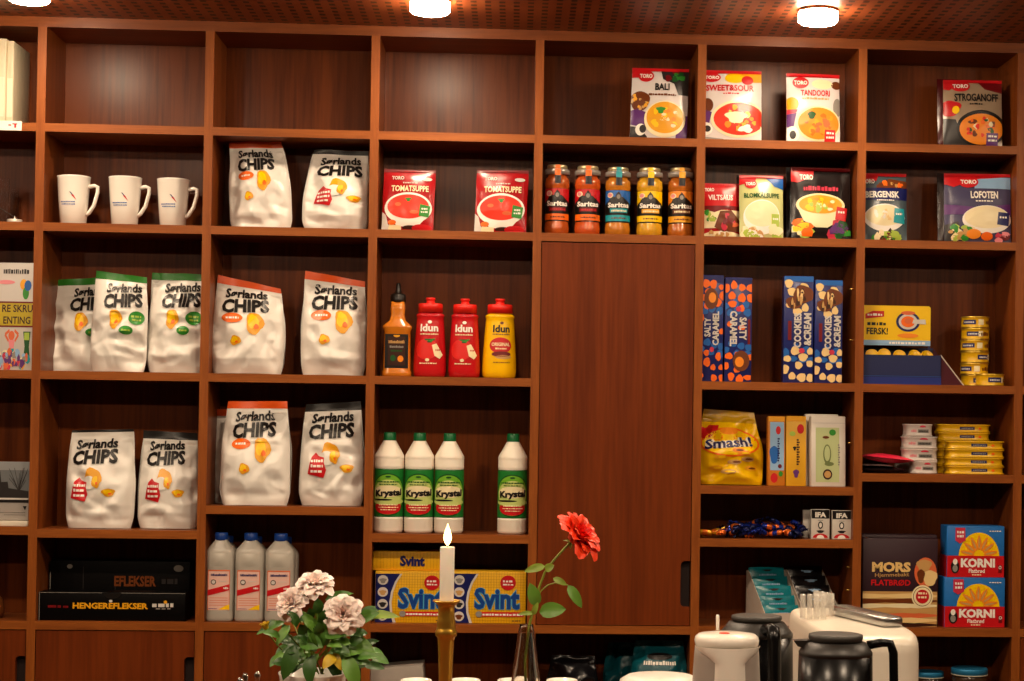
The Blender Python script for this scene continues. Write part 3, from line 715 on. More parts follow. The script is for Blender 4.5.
# ------------------------------------------------------------------ curry sauce jars
jar_lid = mat('pale_gold_lid', '#d8c49a', 0.3, metal=.75, noise_amt=.04)
film = mat('clear_seal_band', '#9a948e', 0.2, noise_amt=.1, metal=.3)
def sauce_jar(pl, pr, yt, z, Y, label, sauce, band, bar, strap):
    Yq = Y + .035
    a, b = at(pl, yt, Yq), at(pr, yt, Yq); r = (b.x - a.x) / 2; h = a.z - z
    t = thing('sauce_jar', label, 'jar', ((a.x + b.x) / 2, Y + r, z), group='sauce jars in one row')
    G().lathe([(r * .8, 0), (r * .96, .004), (r, .018), (r * .96, .030), (r * .93, .036), (r * .93, h * .66), (r, h * .70), (r * .98, h * .80), (r * .8, h * .83), (r * .8, h * .86)], sauce, 36).build('jar_body', t)
    g = G(); g.lathe([(r * .94, .036), (r * .945, .037), (r * .945, h * .655), (r * .94, h * .66)], BLACK, 36, cap=(False, False))
    P = Print(g, cylmap(r * .945, .037, h * .655, 2.9), .06)
    P.rect(0, 1, .80, 1, band, 1); P.poly([(0, .8), (.28, .8), (.18, .66), (0, .55)], band, 1); P.poly([(.62, .8), (1, .8), (1, .55), (.8, .66)], band, 1)
    P.ell(.25, .85, .10, .085, CREAM, 2); P.ell(.25, .85, .07, .06, PINK, 3); P.poly([(.40, .68), (.60, .68), (.58, .85), (.5, .97), (.42, .85)], CHAR, 3); P.ell(.5, .80, .05, .07, GREY, 4)
    P.text('Saritas', .17, .83, .46, .62, WHITE, 3, .04); P.rect(.25, .78, .30, .43, bar, 2); scrib(P, .3, .74, .33, .06, CREAM if bar not in (DRED,) else RED, 3, 3)
    P.rect(.04, .96, .03, .22, strap, 2); scrib(P, .3, .74, .10, .05, BRN, 4, 3)
    g.build('jar_label', t)
    G().lathe([(r * .80, h * .86), (r * 1.01, h * .865), (r * 1.01, h * .93), (r * .93, h * .94)], film, 36, cap=(True, True)).build('neck_band', t)
    g = G(); g.lathe([(r * .82, h * .94), (r * .82, h * .985), (r * .78, h)], jar_lid, 36); g.build('lid', t)
    g = G(); P = Print(g, cylmap(r * .835, h * .80, h * .995, 2.6, off=.0002), .06); P.rect(.42, .60, .45, 1.0, strap, 1)
    P2 = Print(g, cylmap(r * 1.02, h * .73, h * .93, 2.6), .06); P2.rect(.42, .60, .55, 1, strap, 1); P2.rect(.42, .60, .0, .58, BLACK, 1)
    g.build('paper_strip', t)
def sauce(n, h): return mat(n, h, .12, noise_amt=.35, noise_scale=90, coat=.6)
J1, J2, J3, J4, J5 = sauce('red_brown_sauce', '#b5521c'), sauce('red_orange_sauce', '#c04e1a'), sauce('amber_sauce', '#b8701e'), sauce('yellow_curry_sauce', '#d19a20'), sauce('brown_curry_sauce', '#b0601c')
sauce_jar(545, 570, 165.5, s2, .03, 'leftmost jar of the sauce row, red and orange label', J1, RED, DRED, ORG)
sauce_jar(575, 601, 166.5, s2, .03, 'second sauce jar from left, red label, beside the blue jar', J2, RED, DRED, ORG)
sauce_jar(605.5, 631, 168, s2, .03, 'sauce jar with the blue and turquoise label', J3, BLUE, TEAL, TEAL)
sauce_jar(637, 663, 168.5, s2, .03, 'sauce jar with the bright yellow label, right of the blue one', J4, YEL, GOLD, YEL)
sauce_jar(668, 694, 168.5, s2, .03, 'rightmost sauce jar with the orange-yellow label, against the upright', J5, CURRY, BRN, GOLD)

# ------------------------------------------------------------------ squeezy bottles
plR = mat('red_plastic', '#c0141a', .25, noise_amt=.03, coat=.3); plR2 = mat('bright_red_cap_plastic', '#e02318', .3, noise_amt=.03)
plY = mat('yellow_plastic', '#f5bf00', .25, noise_amt=.03, coat=.3); plO = mat('amber_sauce_plastic', '#c9741a', .2, noise_amt=.08, coat=.5); plK = mat('black_cap_plastic', '#17120e', .35)
def squeeze_bottle(pl, pr, yt, pyb, z, Y, name, label, body, kind):
    Yq = Y + .035
    a, b = at(pl, pyb, Yq), at(pr, pyb, Yq); r = (b.x - a.x) / 2; h = at(pl, yt, Yq).z - z
    t = thing(name, label, 'sauce bottle', ((a.x + b.x) / 2, Y + r * .8, z), group='red squeezy bottles' if kind == 'ketchup' else None)
    prof = [(r * .86, 0), (r * .97, .006), (r, .02), (r * .98, h * .26), (r * .90, h * .52), (r * .84, h * .70), (r * .82, h * .745), (r * .86, h * .765), (r * .85, h * .785), (r * .66, h * .815), (r * .66, h * .83)]
    g = G(); g.lathe(prof, body, 40, sy=.8)
    def rad(v):
        z_ = v * h
        for (r0, z0), (r1, z1) in zip(prof[:-1], prof[1:]):
            if z0 <= z_ <= z1: return r0 + (r1 - r0) * (z_ - z0) / (z1 - z0)
        return r
    def pm(u, v, l):
        q = rad(v) + .0006 + l * .0003; A = (u - .5) * 2.5
        return (q * math.sin(A), -q * math.cos(A) * .8, v * h)
    P = Print(g, pm, .05)
    if kind == 'ketchup':
        P.text('Idun', .23, .74, .57, .665, WHITE, 2, .035); scrib(P, .23, .74, .53, .018, CREAM, 1); P.ell(.5, .69, .06, .02, WHITE, 2)
        P.ell(.42, .35, .30, .13, ink('tomato_red_print', '#d8201a'), 1, 24); P.ell(.5, .46, .10, .025, DGRN, 2, wob=.35); P.poly([(.36, .47), (.55, .44), (.66, .49), (.5, .465)], GRN, 3)
        P.poly([(.56, .40), (.68, .42), (.86, .28), (.76, .23), (.62, .27)], CREAM, 3); scrib(P, .65, .77, .33, .02, RED, 1, 4)
        P.ell(.45, .215, .05, .02, CREAM, 2); scrib(P, .25, .68, .165, .016, CREAM, 2)
    else:
        P.text('Idun', .32, .78, .57, .665, BLACK, 2, .035); scrib(P, .32, .78, .54, .016, BRN, 1); P.ell(.56, .69, .05, .018, BRN, 2)
        P.ell(.53, .41, .29, .10, RED, 1, 24); P.text('ORIGINAL', .30, .77, .40, .445, CREAM, 3, .03); scrib(P, .4, .68, .36, .02, CREAM, 2, 3)
        P.ell(.55, .30, .24, .035, DRED, 2, rot=.1); P.ell(.6, .265, .2, .025, TAN, 2); scrib(P, .36, .76, .19, .014, BRN, 5)
    g.build('bottle_body', t)
    c = G(); c.lathe([(r * .74, h * .815), (r * .74, h * .915), (r * .70, h * .925), (r * .28, h * .93), (r * .24, h * .97), (r * .30, h * .975), (r * .28, h)], plR2, 36, sy=.95)
    c.build('cap', t)
squeeze_bottle(413, 446, 297.5, 377, s3, .03, 'ketchup_bottle', 'left red squeezy ketchup bottle, beside the amber sauce bottle', plR, 'ketchup')
squeeze_bottle(448, 480, 298.5, 377.5, s3, .03, 'ketchup_bottle', 'right red squeezy ketchup bottle, beside the yellow mustard', plR, 'ketchup')
squeeze_bottle(482, 516, 298.5, 378, s3, .03, 'mustard_bottle', 'yellow squeezy mustard bottle with red cap', plY, 'mustard')
a, b = at(381, 376, .03), at(411, 376, .03); r = (b.x - a.x) / 2; h = at(396, 282, .03).z - s3
t = thing('sauce_bottle', 'square amber sauce bottle with black dropper cap and dark label', 'sauce bottle', ((a.x + b.x) / 2, .03 + r, s3))
pw = 5.0; k = 1.12
G().lathe([(r * .95, 0), (r, .004), (r, .012), (r * .93, .018), (r * .90, h * .48), (r * 1.0, h * .52), (r * .98, h * .54), (r * .55, h * .60), (r * .46, h * .66), (r * .50, h * .72), (r * .44, h * .80)], plO, 40, power=pw).build('bottle_body', t)
g = G(); fm = flatmap(-r * .76, r * .76, -r * .94, h * .10, h * .44); P = Print(g, fm)
g.box(-r * .78, r * .78, -r * .935, -r * .92, h * .09, h * .45, BLACK); P.ell(.5, 1.0, .5, .12, BLACK, 1, 20, 0, 180); P.rect(.12, .88, .05, .95, DBRN, 1); P.ell(.5, .98, .14, .05, GOLD, 2); scrib(P, .15, .85, .74, .10, TAN, 1, 2); scrib(P, .2, .8, .6, .07, GREY, 2, 2); scrib(P, .25, .75, .48, .06, DGRN, 3, 2); P.ell(.68, .26, .13, .1, CURRY, 2); P.ell(.35, .28, .12, .1, DGRN, 2)
g.build('bottle_label', t)
G().lathe([(r * .50, h * .795), (r * .52, h * .81), (r * .52, h * .87), (r * .40, h * .885), (r * .22, h * .89), (r * .17, h * .95), (r * .12, h)], plK, 28).build('cap', t)

# ------------------------------------------------------------------ green soap bottles
milk = mat('white_bottle_plastic', '#ebe2d2', .35, noise_amt=.03, sub=.1); capg = mat('green_cap_plastic', '#0f6a38', .35)
def soap(pl, pr, yt, pyb, z, Y, label):
    Yq = Y + .035
    a, b = at(pl, pyb, Yq), at(pr, pyb, Yq); r = (b.x - a.x) / 2; h = at(pl, yt, Yq).z - z
    t = thing('soap_bottle', label, 'bottle', ((a.x + b.x) / 2, Y + r, z), group='green-capped white bottles')
    prof = [(r * .88, 0), (r * .98, .006)]
    for k in range(5): zz = .010 + k * h * .026; prof += [(r, zz), (r * .985, zz + h * .02)]
    prof += [(r * .97, h * .155), (r * .97, h * .64)]
    for k in range(4): zz = h * .65 + k * h * .026; prof += [(r * .985, zz), (r, zz + h * .02)]
    prof += [(r * 1.0, h * .755), (r * .97, h * .775), (r * .44, h * .915), (r * .40, h * .925)]
    G().lathe(prof, milk, 40).build('bottle_body', t)
    g = G(); g.lathe([(r * .975, h * .155), (r * .985, h * .157), (r * .985, h * .638), (r * .975, h * .64)], DGRN, 40, cap=(False, False))
    P = Print(g, cylmap(r * .985, h * .157, h * .638, 3.0), .05)
    P.rect(.0, 1, .02, .98, ink('soap_label_green', '#1f7a30'), 1); P.ell(.5, .47, .44, .44, DGRN, 2, 34); P.ell(.5, .47, .41, .415, ink('leaf_green_print', '#6fae2c'), 3, 34)
    P.ell(.5, .50, .37, .28, ink('pale_lime_print', '#c3d27a'), 4, 30); P.ell(.5, .54, .34, .12, CREAM, 5, 30); P.ell(.5, .22, .32, .155, RED, 6, 28); P.ell(.5, .33, .40, .07, ink('pale_lime_print', '#c3d27a'), 7, 24)
    P.ell(.5, .84, .06, .02, DGRN, 5); scrib(P, .24, .76, .72, .035, DGRN, 1, 8); scrib(P, .3, .7, .67, .02, DGRN, 2, 8)
    P.text('Krystal', .20, .82, .40, .58, BLACK, 9, .05, sh=.03); P.ell(.38, .365, .22, .02, BLACK, 9); scrib(P, .30, .72, .25, .03, CREAM, 3, 8); scrib(P, .28, .74, .20, .022, CREAM, 4, 8); scrib(P, .34, .68, .15, .02, CREAM, 5, 8)
    g.build('bottle_label', t)
    G().lathe([(r * .42, h * .915), (r * .43, h * .925), (r * .42, h * .99), (r * .38, h)], capg, 28).build('cap', t)
for pl, pr, yt, pyb, lb in ((373.3, 403, 432, 534, 'leftmost white bottle with green cap and round green label'), (403.5, 433, 432.5, 534, 'middle bottle in the close group of three white green-capped bottles'), (433.5, 463, 433, 534.5, 'third white green-capped bottle, directly above the candle flame'), (497, 526.5, 433.5, 535, 'white green-capped bottle standing apart on the right')):
    soap(pl, pr, yt, pyb, S4[2], .025, lb)

# ------------------------------------------------------------------ cartons: a box with its artwork printed on the front
def carton(name, pl, pr, yt, pyb, z, Y, depth, label, cat, col, art=None, yaw=0, lean=0, group=None, b=.0015, side=None, top_art=None, rough=.45):
    a, bb = at(pl, pyb, Y), at(pr, pyb, Y); w = bb.x - a.x; h = at((pl + pr) / 2, yt, Y).z - z
    cm = mat(col[0], col[1], rough, noise_amt=.03) if isinstance(col, tuple) else col
    g = G(); g.box(-w / 2, w / 2, 0, depth, 0, h, cm, b)
    if art: art(Print(g, flatmap(-w / 2 + b * .6, w / 2 - b * .6, -.0002, b * .6, h - b * .6, .0003)))
    if side: side(Print(g, lambda u, v, l: (-w / 2 - .0002 - l * .0003, depth * (1 - u), v * h)))
    o = g.build(name, None, ((a.x + bb.x) / 2, Y, z), (R(-lean), 0, R(yaw)))
    return tag(o, label, cat, group)

# wafer biscuit tubes-in-cartons
def spots(P, m, seed, n, lo, hi, s=.13, layer=2):
    r = random.Random(seed); got = []
    for k in range(n * 14):
        u, v = r.uniform(.02, .98), r.uniform(lo, hi)
        if len(got) < n and all(math.hypot(u - a, (v - b) * 4.2) > s * 2.05 for a, b in got): got.append((u, v))
    for k, (u, v) in enumerate(got):
        P.ell(u, v, s * r.uniform(.75, 1.15), s * r.uniform(.17, .30), m, layer, 14, wob=.08, seed=k + seed)
def art_caramel(up):
    def art(P):
        P.rect(0, 1, .93, 1, NAVY, 1)
        spots(P, BLUE, 5, 9, .24, .38, .15); spots(P, BLUE, 6, 8, .66, .76, .15); spots(P, ORG, 3 + up, 10, .69, .94, .15); spots(P, ORG, 9 + up, 12, .02, .28, .15); spots(P, ORG, 21 + up, 2, .45, .6, .12)
        P.ell(.45 if up else .62, .78 if up else .2, .32, .10, BRN, 4, 20, rot=.5); P.ell(.5 if up else .56, .79 if up else .19, .17, .05, CURRY, 5, 14)
        if up:
            P.text('SALTY', .14, .44, .42, .60, LGREY, 5, .04, 90); P.text('CARAMEL', .52, .82, .34, .66, LGREY, 5, .04, 90)
        else:
            P.text('SALTY', .54, .82, .40, .62, LGREY, 5, .04, -90); P.text('CARAMEL', .18, .46, .34, .68, LGREY, 5, .04, -90); P.rect(.86, .96, .36, .6, DRED, 4)
        P.ell(.5, .30 if up else .70, .1, .025, ROSE, 6)
    return art
def art_cookies(P):
    P.rect(0, 1, .95, 1, BLUE, 1)
    spots(P, BLUE, 7, 9, .2, .36, .15); spots(P, SAND, 13, 10, .67, .94, .15); spots(P, SAND, 19, 14, .02, .30, .15)
    P.ell(.66, .83, .36, .085, BRN, 4, 20, wob=.06, seed=2); P.ell(.36, .755, .30, .06, BRN, 4, 18, wob=.06); bits(P, .62, .82, .26, .06, [DBRN, TAN, SAND], 9, .05, 3, 5); bits(P, .36, .755, .2, .04, [DBRN, TAN], 5, .05, 5, 5)
    P.text('COOKIES', .34, .60, .33, .655, LGREY, 9, .04, 90); P.text('&CREAM', .68, .94, .35, .655, LGREY, 9, .04, 90); P.rect(.14, .26, .40, .58, DRED, 4); P.ell(.62, .30, .1, .025, ROSE, 6)
navyc = ('navy_carton_card', '#1c2566')
carton('biscuit_carton', 700, 722.5, 275, 381, s3, .035, .05, 'left of two tall navy and orange caramel biscuit cartons, partly behind the upright', 'biscuit box', navyc, art_caramel(True), group=None, rough=.3)
carton('biscuit_carton', 724, 751, 277.5, 381, s3, .03, .05, 'right of two tall navy and orange caramel biscuit cartons, lettering facing down', 'biscuit box', navyc, art_caramel(False), rough=.3)
carton('biscuit_carton', 783, 812.5, 276, 381.5, s3, .035, .05, 'left of two tall navy and cream cookie cartons', 'biscuit box', navyc, art_cookies, yaw=-2, rough=.3)
carton('biscuit_carton', 814, 842, 280, 381.5, s3, .03, .05, 'right of two tall navy and cream cookie cartons, with a bright shine', 'biscuit box', navyc, art_cookies, yaw=3, rough=.25)

# yellow bag of snacks
def art_smash(P):
    P.poly([(-.0, .80), (0, .64), (.12, .60), (.28, .70), (.33, .80)], RED, 2); P.ell(.5, .57, .47, .2, ORG, 1, 30, rot=.15); P.ell(.5, .57, .44, .175, YEL, 2, 30, rot=.15)
    P.ell(.5, .72, .16, .05, CURRY, 3, rot=.2); P.text('Smash!', .11, .85, .49, .63, WHITE, 4, .10, sh=.05); P.text('Smash!', .11, .85, .49, .63, NAVY, 5, .03, sh=.05)
    for k, (u, v, q) in enumerate(((.35, .36, .5), (.55, .30, .3), (.7, .42, -.4), (.8, .22, .4), (.45, .17, -.3), (.62, .46, .2), (.28, .22, .2), (.75, .34, .6))):
        P.ell(u, v, .10, .032, (GOLD, TAN, CURRY)[k % 3], 4, 16, rot=q); P.ell(u + .02, v, .06, .014, BRN if k % 2 else YEL, 5, 12, rot=q)
a, b = at(700, 484, .03), at(762, 484, .03); w = b.x - a.x; h = at(734, 411, .03).z - S4['4a']
t = thing('snack_bag', 'plump shiny yellow snack bag with blue lettering', 'snack bag', ((a.x + b.x) / 2, .085, S4['4a']), (R(-4), 0, R(-3)))
fn0 = bag_surface(w, h, .10, .006, -.002, 31, .80, 1.05, 1.5)
fn = lambda u, v, side=-1: fn0(u, v, side) + Vector((.012 * (1 - v) ** 4 * (1 if u > .5 else -.2), 0, 0))
YBAG = mat('yellow_snack_film', '#eebc06', .24, noise_amt=.06, spec=.6)
g = G(); g.sheet(lambda u, v: fn(u, v * .84, -1), 36, 36, YBAG); g.sheet(lambda u, v: fn(u, v * .84, 1), 14, 16, YBAG, flip=True)
art_smash(Print(g, lambda u, v, l: fn(min(1, max(0, u)), v, -1) + Vector((0, -.0012 - l * .0004, 0)), .05)); g.build('bag_body', t)
YB2 = mat('dull_yellow_seal_film', '#b98d08', .3, noise_amt=.1)
g = G(); g.sheet(lambda u, v: fn(u, .84 + v * .16, -1) - Vector((0, .0006, 0)), 36, 6, YB2); g.sheet(lambda u, v: fn(u, .84 + v * .16, 1) + Vector((0, .0006, 0)), 14, 6, YB2, flip=True); g.build('top_seal', t)

def art_bluebox(P):
    P.rect(0, 1, .93, 1, GOLD, 1); P.rect(.1, .95, .22, .92, LBLUE, 1); P.ell(.35, .45, .28, .13, BLUE, 2, wob=.1); P.ell(.6, .80, .15, .06, RED, 2); P.ell(.35, .11, .22, .07, RED, 2); P.ell(.75, .17, .13, .04, GRN, 3); scrib_v(P, .55, .35, .7, .14, NAVY); P.ell(.7, .28, .12, .03, DRED, 3)
def scrib_v(P, u, v0, v1, w, m):
    v = v0; k = 0
    while v < v1: P.rect(u, u + w * (.7 + .3 * (k % 2)), v, v + .022, m, 4); v += .035; k += 1
def art_yellowbox(P):
    P.rect(0, 1, .93, 1, GOLD, 1); P.ell(.72, .82, .18, .07, RED, 2); P.ell(.3, .75, .16, .035, LGRN, 2); P.ell(.42, .54, .08, .03, BLACK, 2, wob=.2); scrib_v(P, .52, .3, .68, .16, DBRN); P.ell(.5, .18, .14, .06, PURP, 3, wob=.15)
carton('sweets_box', 768, 785, 416, 486, S4['4a'], .045, .035, 'slim pale blue sweets carton standing beside the yellow snack bag', 'sweets box', ('orange_carton_card', '#c8791c'), art_bluebox, lean=4)
carton('sweets_box', 786, 806, 416, 486, S4['4a'], .04, .035, 'slim yellow sweets carton with red disc, right of the pale blue one', 'sweets box', ('yellow_carton_card', '#d9a21c'), art_yellowbox, lean=3)
def art_whitebox(P):
    P.rect(.12, .82, .06, .84, ink('pale_green_print', '#b9c48e'), 1); P.rect(.0, 1, .9, .91, LGREY, 1); P.ell(.42, .7, .1, .02, BRN, 3, rot=.7); P.ell(.62, .77, .1, .045, GRN, 3)
    P.ell(.46, .46, .12, .14, ink('olive_print', '#6d7a48'), 2, 20); P.ell(.46, .47, .085, .11, ink('pale_green_print', '#b9c48e'), 3, 20); P.ell(.52, .32, .14, .03, ink('olive_print', '#6d7a48'), 3, rot=.3); P.ell(.47, .17, .14, .075, DBRN, 3); P.ell(.47, .17, .10, .05, TAN, 4); scrib_v(P, .78, .3, .6, .06, GREY)
carton('chocolate_box', 805, 838, 414, 486, S4['4a'], .075, .03, 'white carton edge behind the white and pale green chocolate carton', 'chocolate box', ('white_carton_card', '#d8d0c4'), None, lean=3)
carton('chocolate_box', 811, 846, 416, 487, S4['4a'], .03, .03, 'flat white and pale green chocolate carton leaning back at the right of its shelf', 'chocolate box', ('white_carton_card', '#d8d0c4'), art_whitebox, yaw=6, lean=3)

# liquorice boxes and wrapped sweets
def art_ifa(P):
    P.rect(0, 1, .70, 1, BLACK, 1); P.text('IFA', .2, .82, .74, .92, WHITE, 2, .05); scrib(P, .36, .66, .62, .03, GREY, 1); P.ell(.5, .47, .14, .13, BLACK, 2); P.ell(.5, .47, .08, .085, WHITE, 3); P.ell(.5, .25, .2, .05, BLACK, 2, wob=.15)
    P.ell(.5, .03, .42, .15, RED, 2, 20, 0, 180); P.ell(.5, .01, .22, .12, WHITE, 3, 20, 0, 180)
wc = ('white_small_card', '#d9d2c8')
carton('pastille_box', 803, 819, 510, 539, S4['4b'], .085, .018, 'white pastille box standing behind the front pair', 'pastille box', wc, None)
carton('pastille_box', 811, 829.5, 509.5, 539, S4['4b'], .03, .02, 'left of two small white and black pastille boxes, next to the wrapped sweets', 'pastille box', wc, art_ifa)
carton('pastille_box', 832, 851, 510.5, 539.5, S4['4b'], .03, .02, 'right of two small white and black pastille boxes, next to the upright', 'pastille box', wc, art_ifa)
foilB = mat('blue_foil', '#1b2f8c', .22, metal=.5, noise_amt=.15); foilO = mat('orange_foil', '#d2641c', .24, metal=.4, noise_amt=.15); foilY = mat('gold_foil', '#dba024', .24, metal=.5, noise_amt=.15); foilD = mat('dark_blue_foil', '#151b48', .22, metal=.5, noise_amt=.15)
def sweet_mesh(m1, m2, seed):
    g = G(); r = random.Random(seed)
    g.lathe([(.002, -.021), (.0095, -.018), (.0115, -.012), (.0115, .012), (.0095, .018), (.002, .021)], m1, 14, sy=.62, power=2.8)
    g.lathe([(.0116, -.006), (.0121, -.005), (.0121, .007), (.0116, .008)], m2, 14, sy=.63, cap=(False, False), power=2.8)
    for s in (-1, 1):
        n = 9; vs = [(0, 0, s * .018)]
        for k in range(n + 1):
            q = -1 + 2 * k / n; vs.append((.013 * q, .004 * math.sin(k * 2.3 + seed), s * (.033 - .004 * abs(q) + .002 * (k % 2))))
        fs = [(0, k, k + 1) for k in range(1, n + 1)]
        g.add(vs, fs, m1); g.add([(x, y + .0008, z) for x, y, z in vs], [f[::-1] for f in fs], m1)
    return g
rs = random.Random(11); protos = []
for k, (m1, m2) in enumerate(((foilB, foilO), (foilD, foilB), (foilO, foilB), (foilB, foilD), (foilD, foilO))):
    protos.append(sweet_mesh(m1, m2, k))
yellow_sweet = sweet_mesh(foilY, foilO, 7)
first = {}
def put_sweet(k, px, Y, lift, ang):
    p = at(px, 538, Y); zz = S4['4b'] + .012 + lift
    rot = (R(90) + rs.uniform(-.5, .5), rs.uniform(-.5, .5), ang)
    if k in first:
        o = first[k].copy(); COL.objects.link(o)
    else:
        o = (yellow_sweet if k == 'y' else protos[k]).build('wrapped_sweet'); first[k] = o
    o.location = (p.x, Y, zz + rs.uniform(0, .004)); o.rotation_euler = rot; o.scale = [rs.uniform(.9, 1.08)] * 3
    if k == 'y': tag(o, 'gold-wrapped sweet at the left end of the sweets pile', 'sweet', 'gold-wrapped sweets by the upright')
    else: tag(o, 'small blue and orange foil-wrapped sweet in the loose pile beside the pastille boxes', 'sweet', 'blue and orange wrapped sweets')
for i, px in enumerate((705, 713)): put_sweet('y', px, .03 + .012 * i, 0, rs.uniform(0, 3))
i = 0
for x0, Y, lift, lo, hi in ((722, .028, .003, 9, 12.5), (727, .062, .004, 9, 12), (724, .100, .004, 10, 13), (735, .045, .015, 10, 15), (740, .082, .018, 10, 15), (756, .060, .028, 18, 26)):
    px = x0
    while px < 802:
        put_sweet((i * 2 + int(x0)) % 5, px, Y + rs.uniform(-.006, .008), lift, rs.choice((rs.uniform(-.6, .6), rs.uniform(.8, 2.2)))); i += 1
        px += rs.uniform(lo, hi)

# ------------------------------------------------------------------ mackerel display carton, tins
S6 = ZS['s3']
Yd = .03
a, b = at(863, 384, Yd), at(941, 384, Yd); w = b.x - a.x; z1 = at(900, 346, Yd).z - S6; z2 = at(900, 306, Yd + .06).z - S6
t = thing('display_carton', 'navy counter display carton with yellow header card and tins inside', 'display box', (a.x, Yd, S6))
navy = mat('navy_display_card', '#1a2250', .4, noise_amt=.04); redin = mat('maroon_inner_card', '#4a1020', .5); yelc = mat('yellow_header_card', '#f2c400', .35, noise_amt=.03)
wt = .0015; zf = at(900, 355, Yd).z - S6
g = G(); g.box(0, w, 0, wt, 0, zf, navy); g.box(0, w, .10, .10 + wt, 0, z1, navy); g.box(0, w, 0, .10, 0, wt, navy)
for x in (0, w - wt): g.prism([(x, 0), (x + wt, 0), (x + wt, zf), (x, zf)], 0, .10, navy)
P = Print(g, flatmap(0, w, -.0002, 0, zf, .0003)); P.rect(0, 1, .28, .29, BLUE, 1); P.rect(0, 1, 0, .25, ink('mid_navy_print', '#222f7a'), 1)
g.build('tray', t)
g = G(); zz0 = at(900, 345, .05).z - S6; xr = at(933, 330, .05).x - a.x
pts = [(0, zz0), (xr, zz0), (xr, z2 - .006), (xr - .002, z2 - .002), (xr - .006, z2), (0, z2)]
g.prism(pts, .05, .052, yelc)
for x in (0, xr - .006): g.prism([(x, .001), (x + .006, .001), (x + .006, zz0 + .001), (x, zz0 + .001)], .0505, .052, navy)
P = Print(g, flatmap(0, xr, .0498, zz0, z2, .0003)); xm = at(866, 330, .05).x - a.x; U = lambda u: xm / xr + (1 - xm / xr) * u
P.rect(0, 1, 0, .13, LBLUE, 1); scrib(P, U(.38), U(.94), .035, .06, WHITE, 3, 2)
P.poly([(U(.02), .66), (U(.30), .72), (U(.30), .86), (U(.13), .86), (U(.02), .78)], RED, 2); scrib(P, U(.05), U(.27), .74, .06, WHITE, 4, 3)
scrib(P, U(.05), U(.34), .50, .08, BLACK, 5, 2); P.text('FERSK!', U(.04), U(.36), .27, .44, BLACK, 2, .03)
P.ell(U(.66), .60, .17, .25, NAVY, 2, 26); P.ell(U(.66), .60, .135, .195, LGREY, 3, 26); P.ell(U(.66), .60, .10, .14, ORG, 4, 22); P.ell(U(.66), .62, .05, .07, SALMON, 5); P.poly([(U(.72), .56), (U(.93), .54), (U(.92), .66), (U(.74), .66)], LGREY, 5); P.ell(U(.66), .25, .15, .06, CURRY, 3); P.ell(U(.66), .82, .1, .05, SALMON, 4)
g.build('header_card', t)
g = G(); xs = at(965, 384, Yd).x - a.x
g.add([(w, 0, 0), (xs, .02, 0), (w, .01, zf)], [(0, 1, 2)], redin); g.add([(w, .0015, 0), (w, .0115, zf), (xs, .0215, 0)], [(0, 1, 2)], redin)
g.build('side_flap', t); g = G()
g.add([(w, .10, 0), (xs, .085, 0), (w, .09, z1)], [(0, 1, 2)], redin); g.add([(w, .1015, 0), (w, .0915, z1), (xs, .0865, 0)], [(0, 1, 2)], redin)
g.build('side_flap', t); g = G()
g.add([(w, .01, zf), (xs, .02, 0), (xs + .003, .022, .002), (w + .002, .012, zf + .003)], [(0, 1, 2, 3)], mat('white_card_edge', '#c8beb0', .5))
g.build('flap_edge', t)
tinm = mat('gold_tin_lid', '#d7b24c', .28, metal=.8, noise_amt=.05); tiny_y = mat('yellow_tin_paint', '#d8a810', .3, noise_amt=.04)
def tin(r, h, art=True, shift=0.0):
    g = G(); g.lathe([(r * .96, 0), (r, .001), (r, .003), (r * .97, .0045), (r * .97, h - .0045), (r, h - .003), (r, h - .001), (r * .96, h), (r * .9, h - .0015)], tiny_y, 36)
    g.lathe([(r * 1.0, h - .0034), (r * 1.01, h - .002), (r * .99, h - .0002)], tinm, 36, cap=(False, False)); g.lathe([(r * .99, .0002), (r * 1.01, .002), (r * 1.0, .0034)], tinm, 36, cap=(False, False))
    if art:
        P = Print(g, cylmap(r * .972, .005, h - .005, 3.0), .06)
        P.rect(.06 + shift, .40 + shift, .22, .78, NAVY, 1); scrib(P, .1 + shift, .38 + shift, .38, .22, LGREY, 3); P.rect(.46 + shift, .60, .15, .85, CREAM, 1); scrib(P, .66, .9, .25, .5, BRN, 4)
    return g
for k, (px, lift, Y) in enumerate(((872, .012, .012), (884, .016, .01), (899, .010, .008), (914, .012, .01), (926, .009, .012))):
    p = at(px, 350, Yd + .02); o = tin(.018, .014, False).build('small_tin', None, (p.x, Yd + .024 + .0, S6 + zf - .012 + lift * .5), (R(62), 0, R(-8 + 5 * k)))
    tag(o, 'small gold tin lying in the navy display carton among its alike', 'tin', 'gold tins in the display carton')
pa, pb = at(964, 380, .06), at(992, 380, .06); r = (pb.x - pa.x) / 2; zt = at(978, 316, .06).z - S6; h = zt / 6
words = ('bottom', 'second from bottom', 'third from bottom', 'fourth from bottom', 'second from top', 'topmost')
for k in range(6):
    o = tin(r, h - .0006, True, .0 if k % 2 else .25).build('fish_tin', None, ((pa.x + pb.x) / 2 + (.0012, -.001, .0006, -.0008, .001, 0)[k], .06 + r, S6 + k * h), (0, 0, R((12, -8, 30, 3, -18, 6)[k])))
    tag(o, 'yellow round tin, %s of the tall stack of six' % words[k], 'tin', 'round yellow tins')
pa, pb = at(978, 385, .012), at(1005, 385, .012)
o = tin(r, h * 1.02, True, .2).build('fish_tin', None, ((pa.x + pb.x) / 2, .012 + r - .006, S6), (0, 0, R(20))); 
o.location.x += .004; o.location.y = .06 + r - math.sqrt(max(0, (2 * r + .001) ** 2 - (o.location.x - (at(978, 380, .06).x)) ** 2)) if False else o.location.y
tag(o, 'single yellow round tin standing in front of the tall stack of six', 'tin', 'round yellow tins')

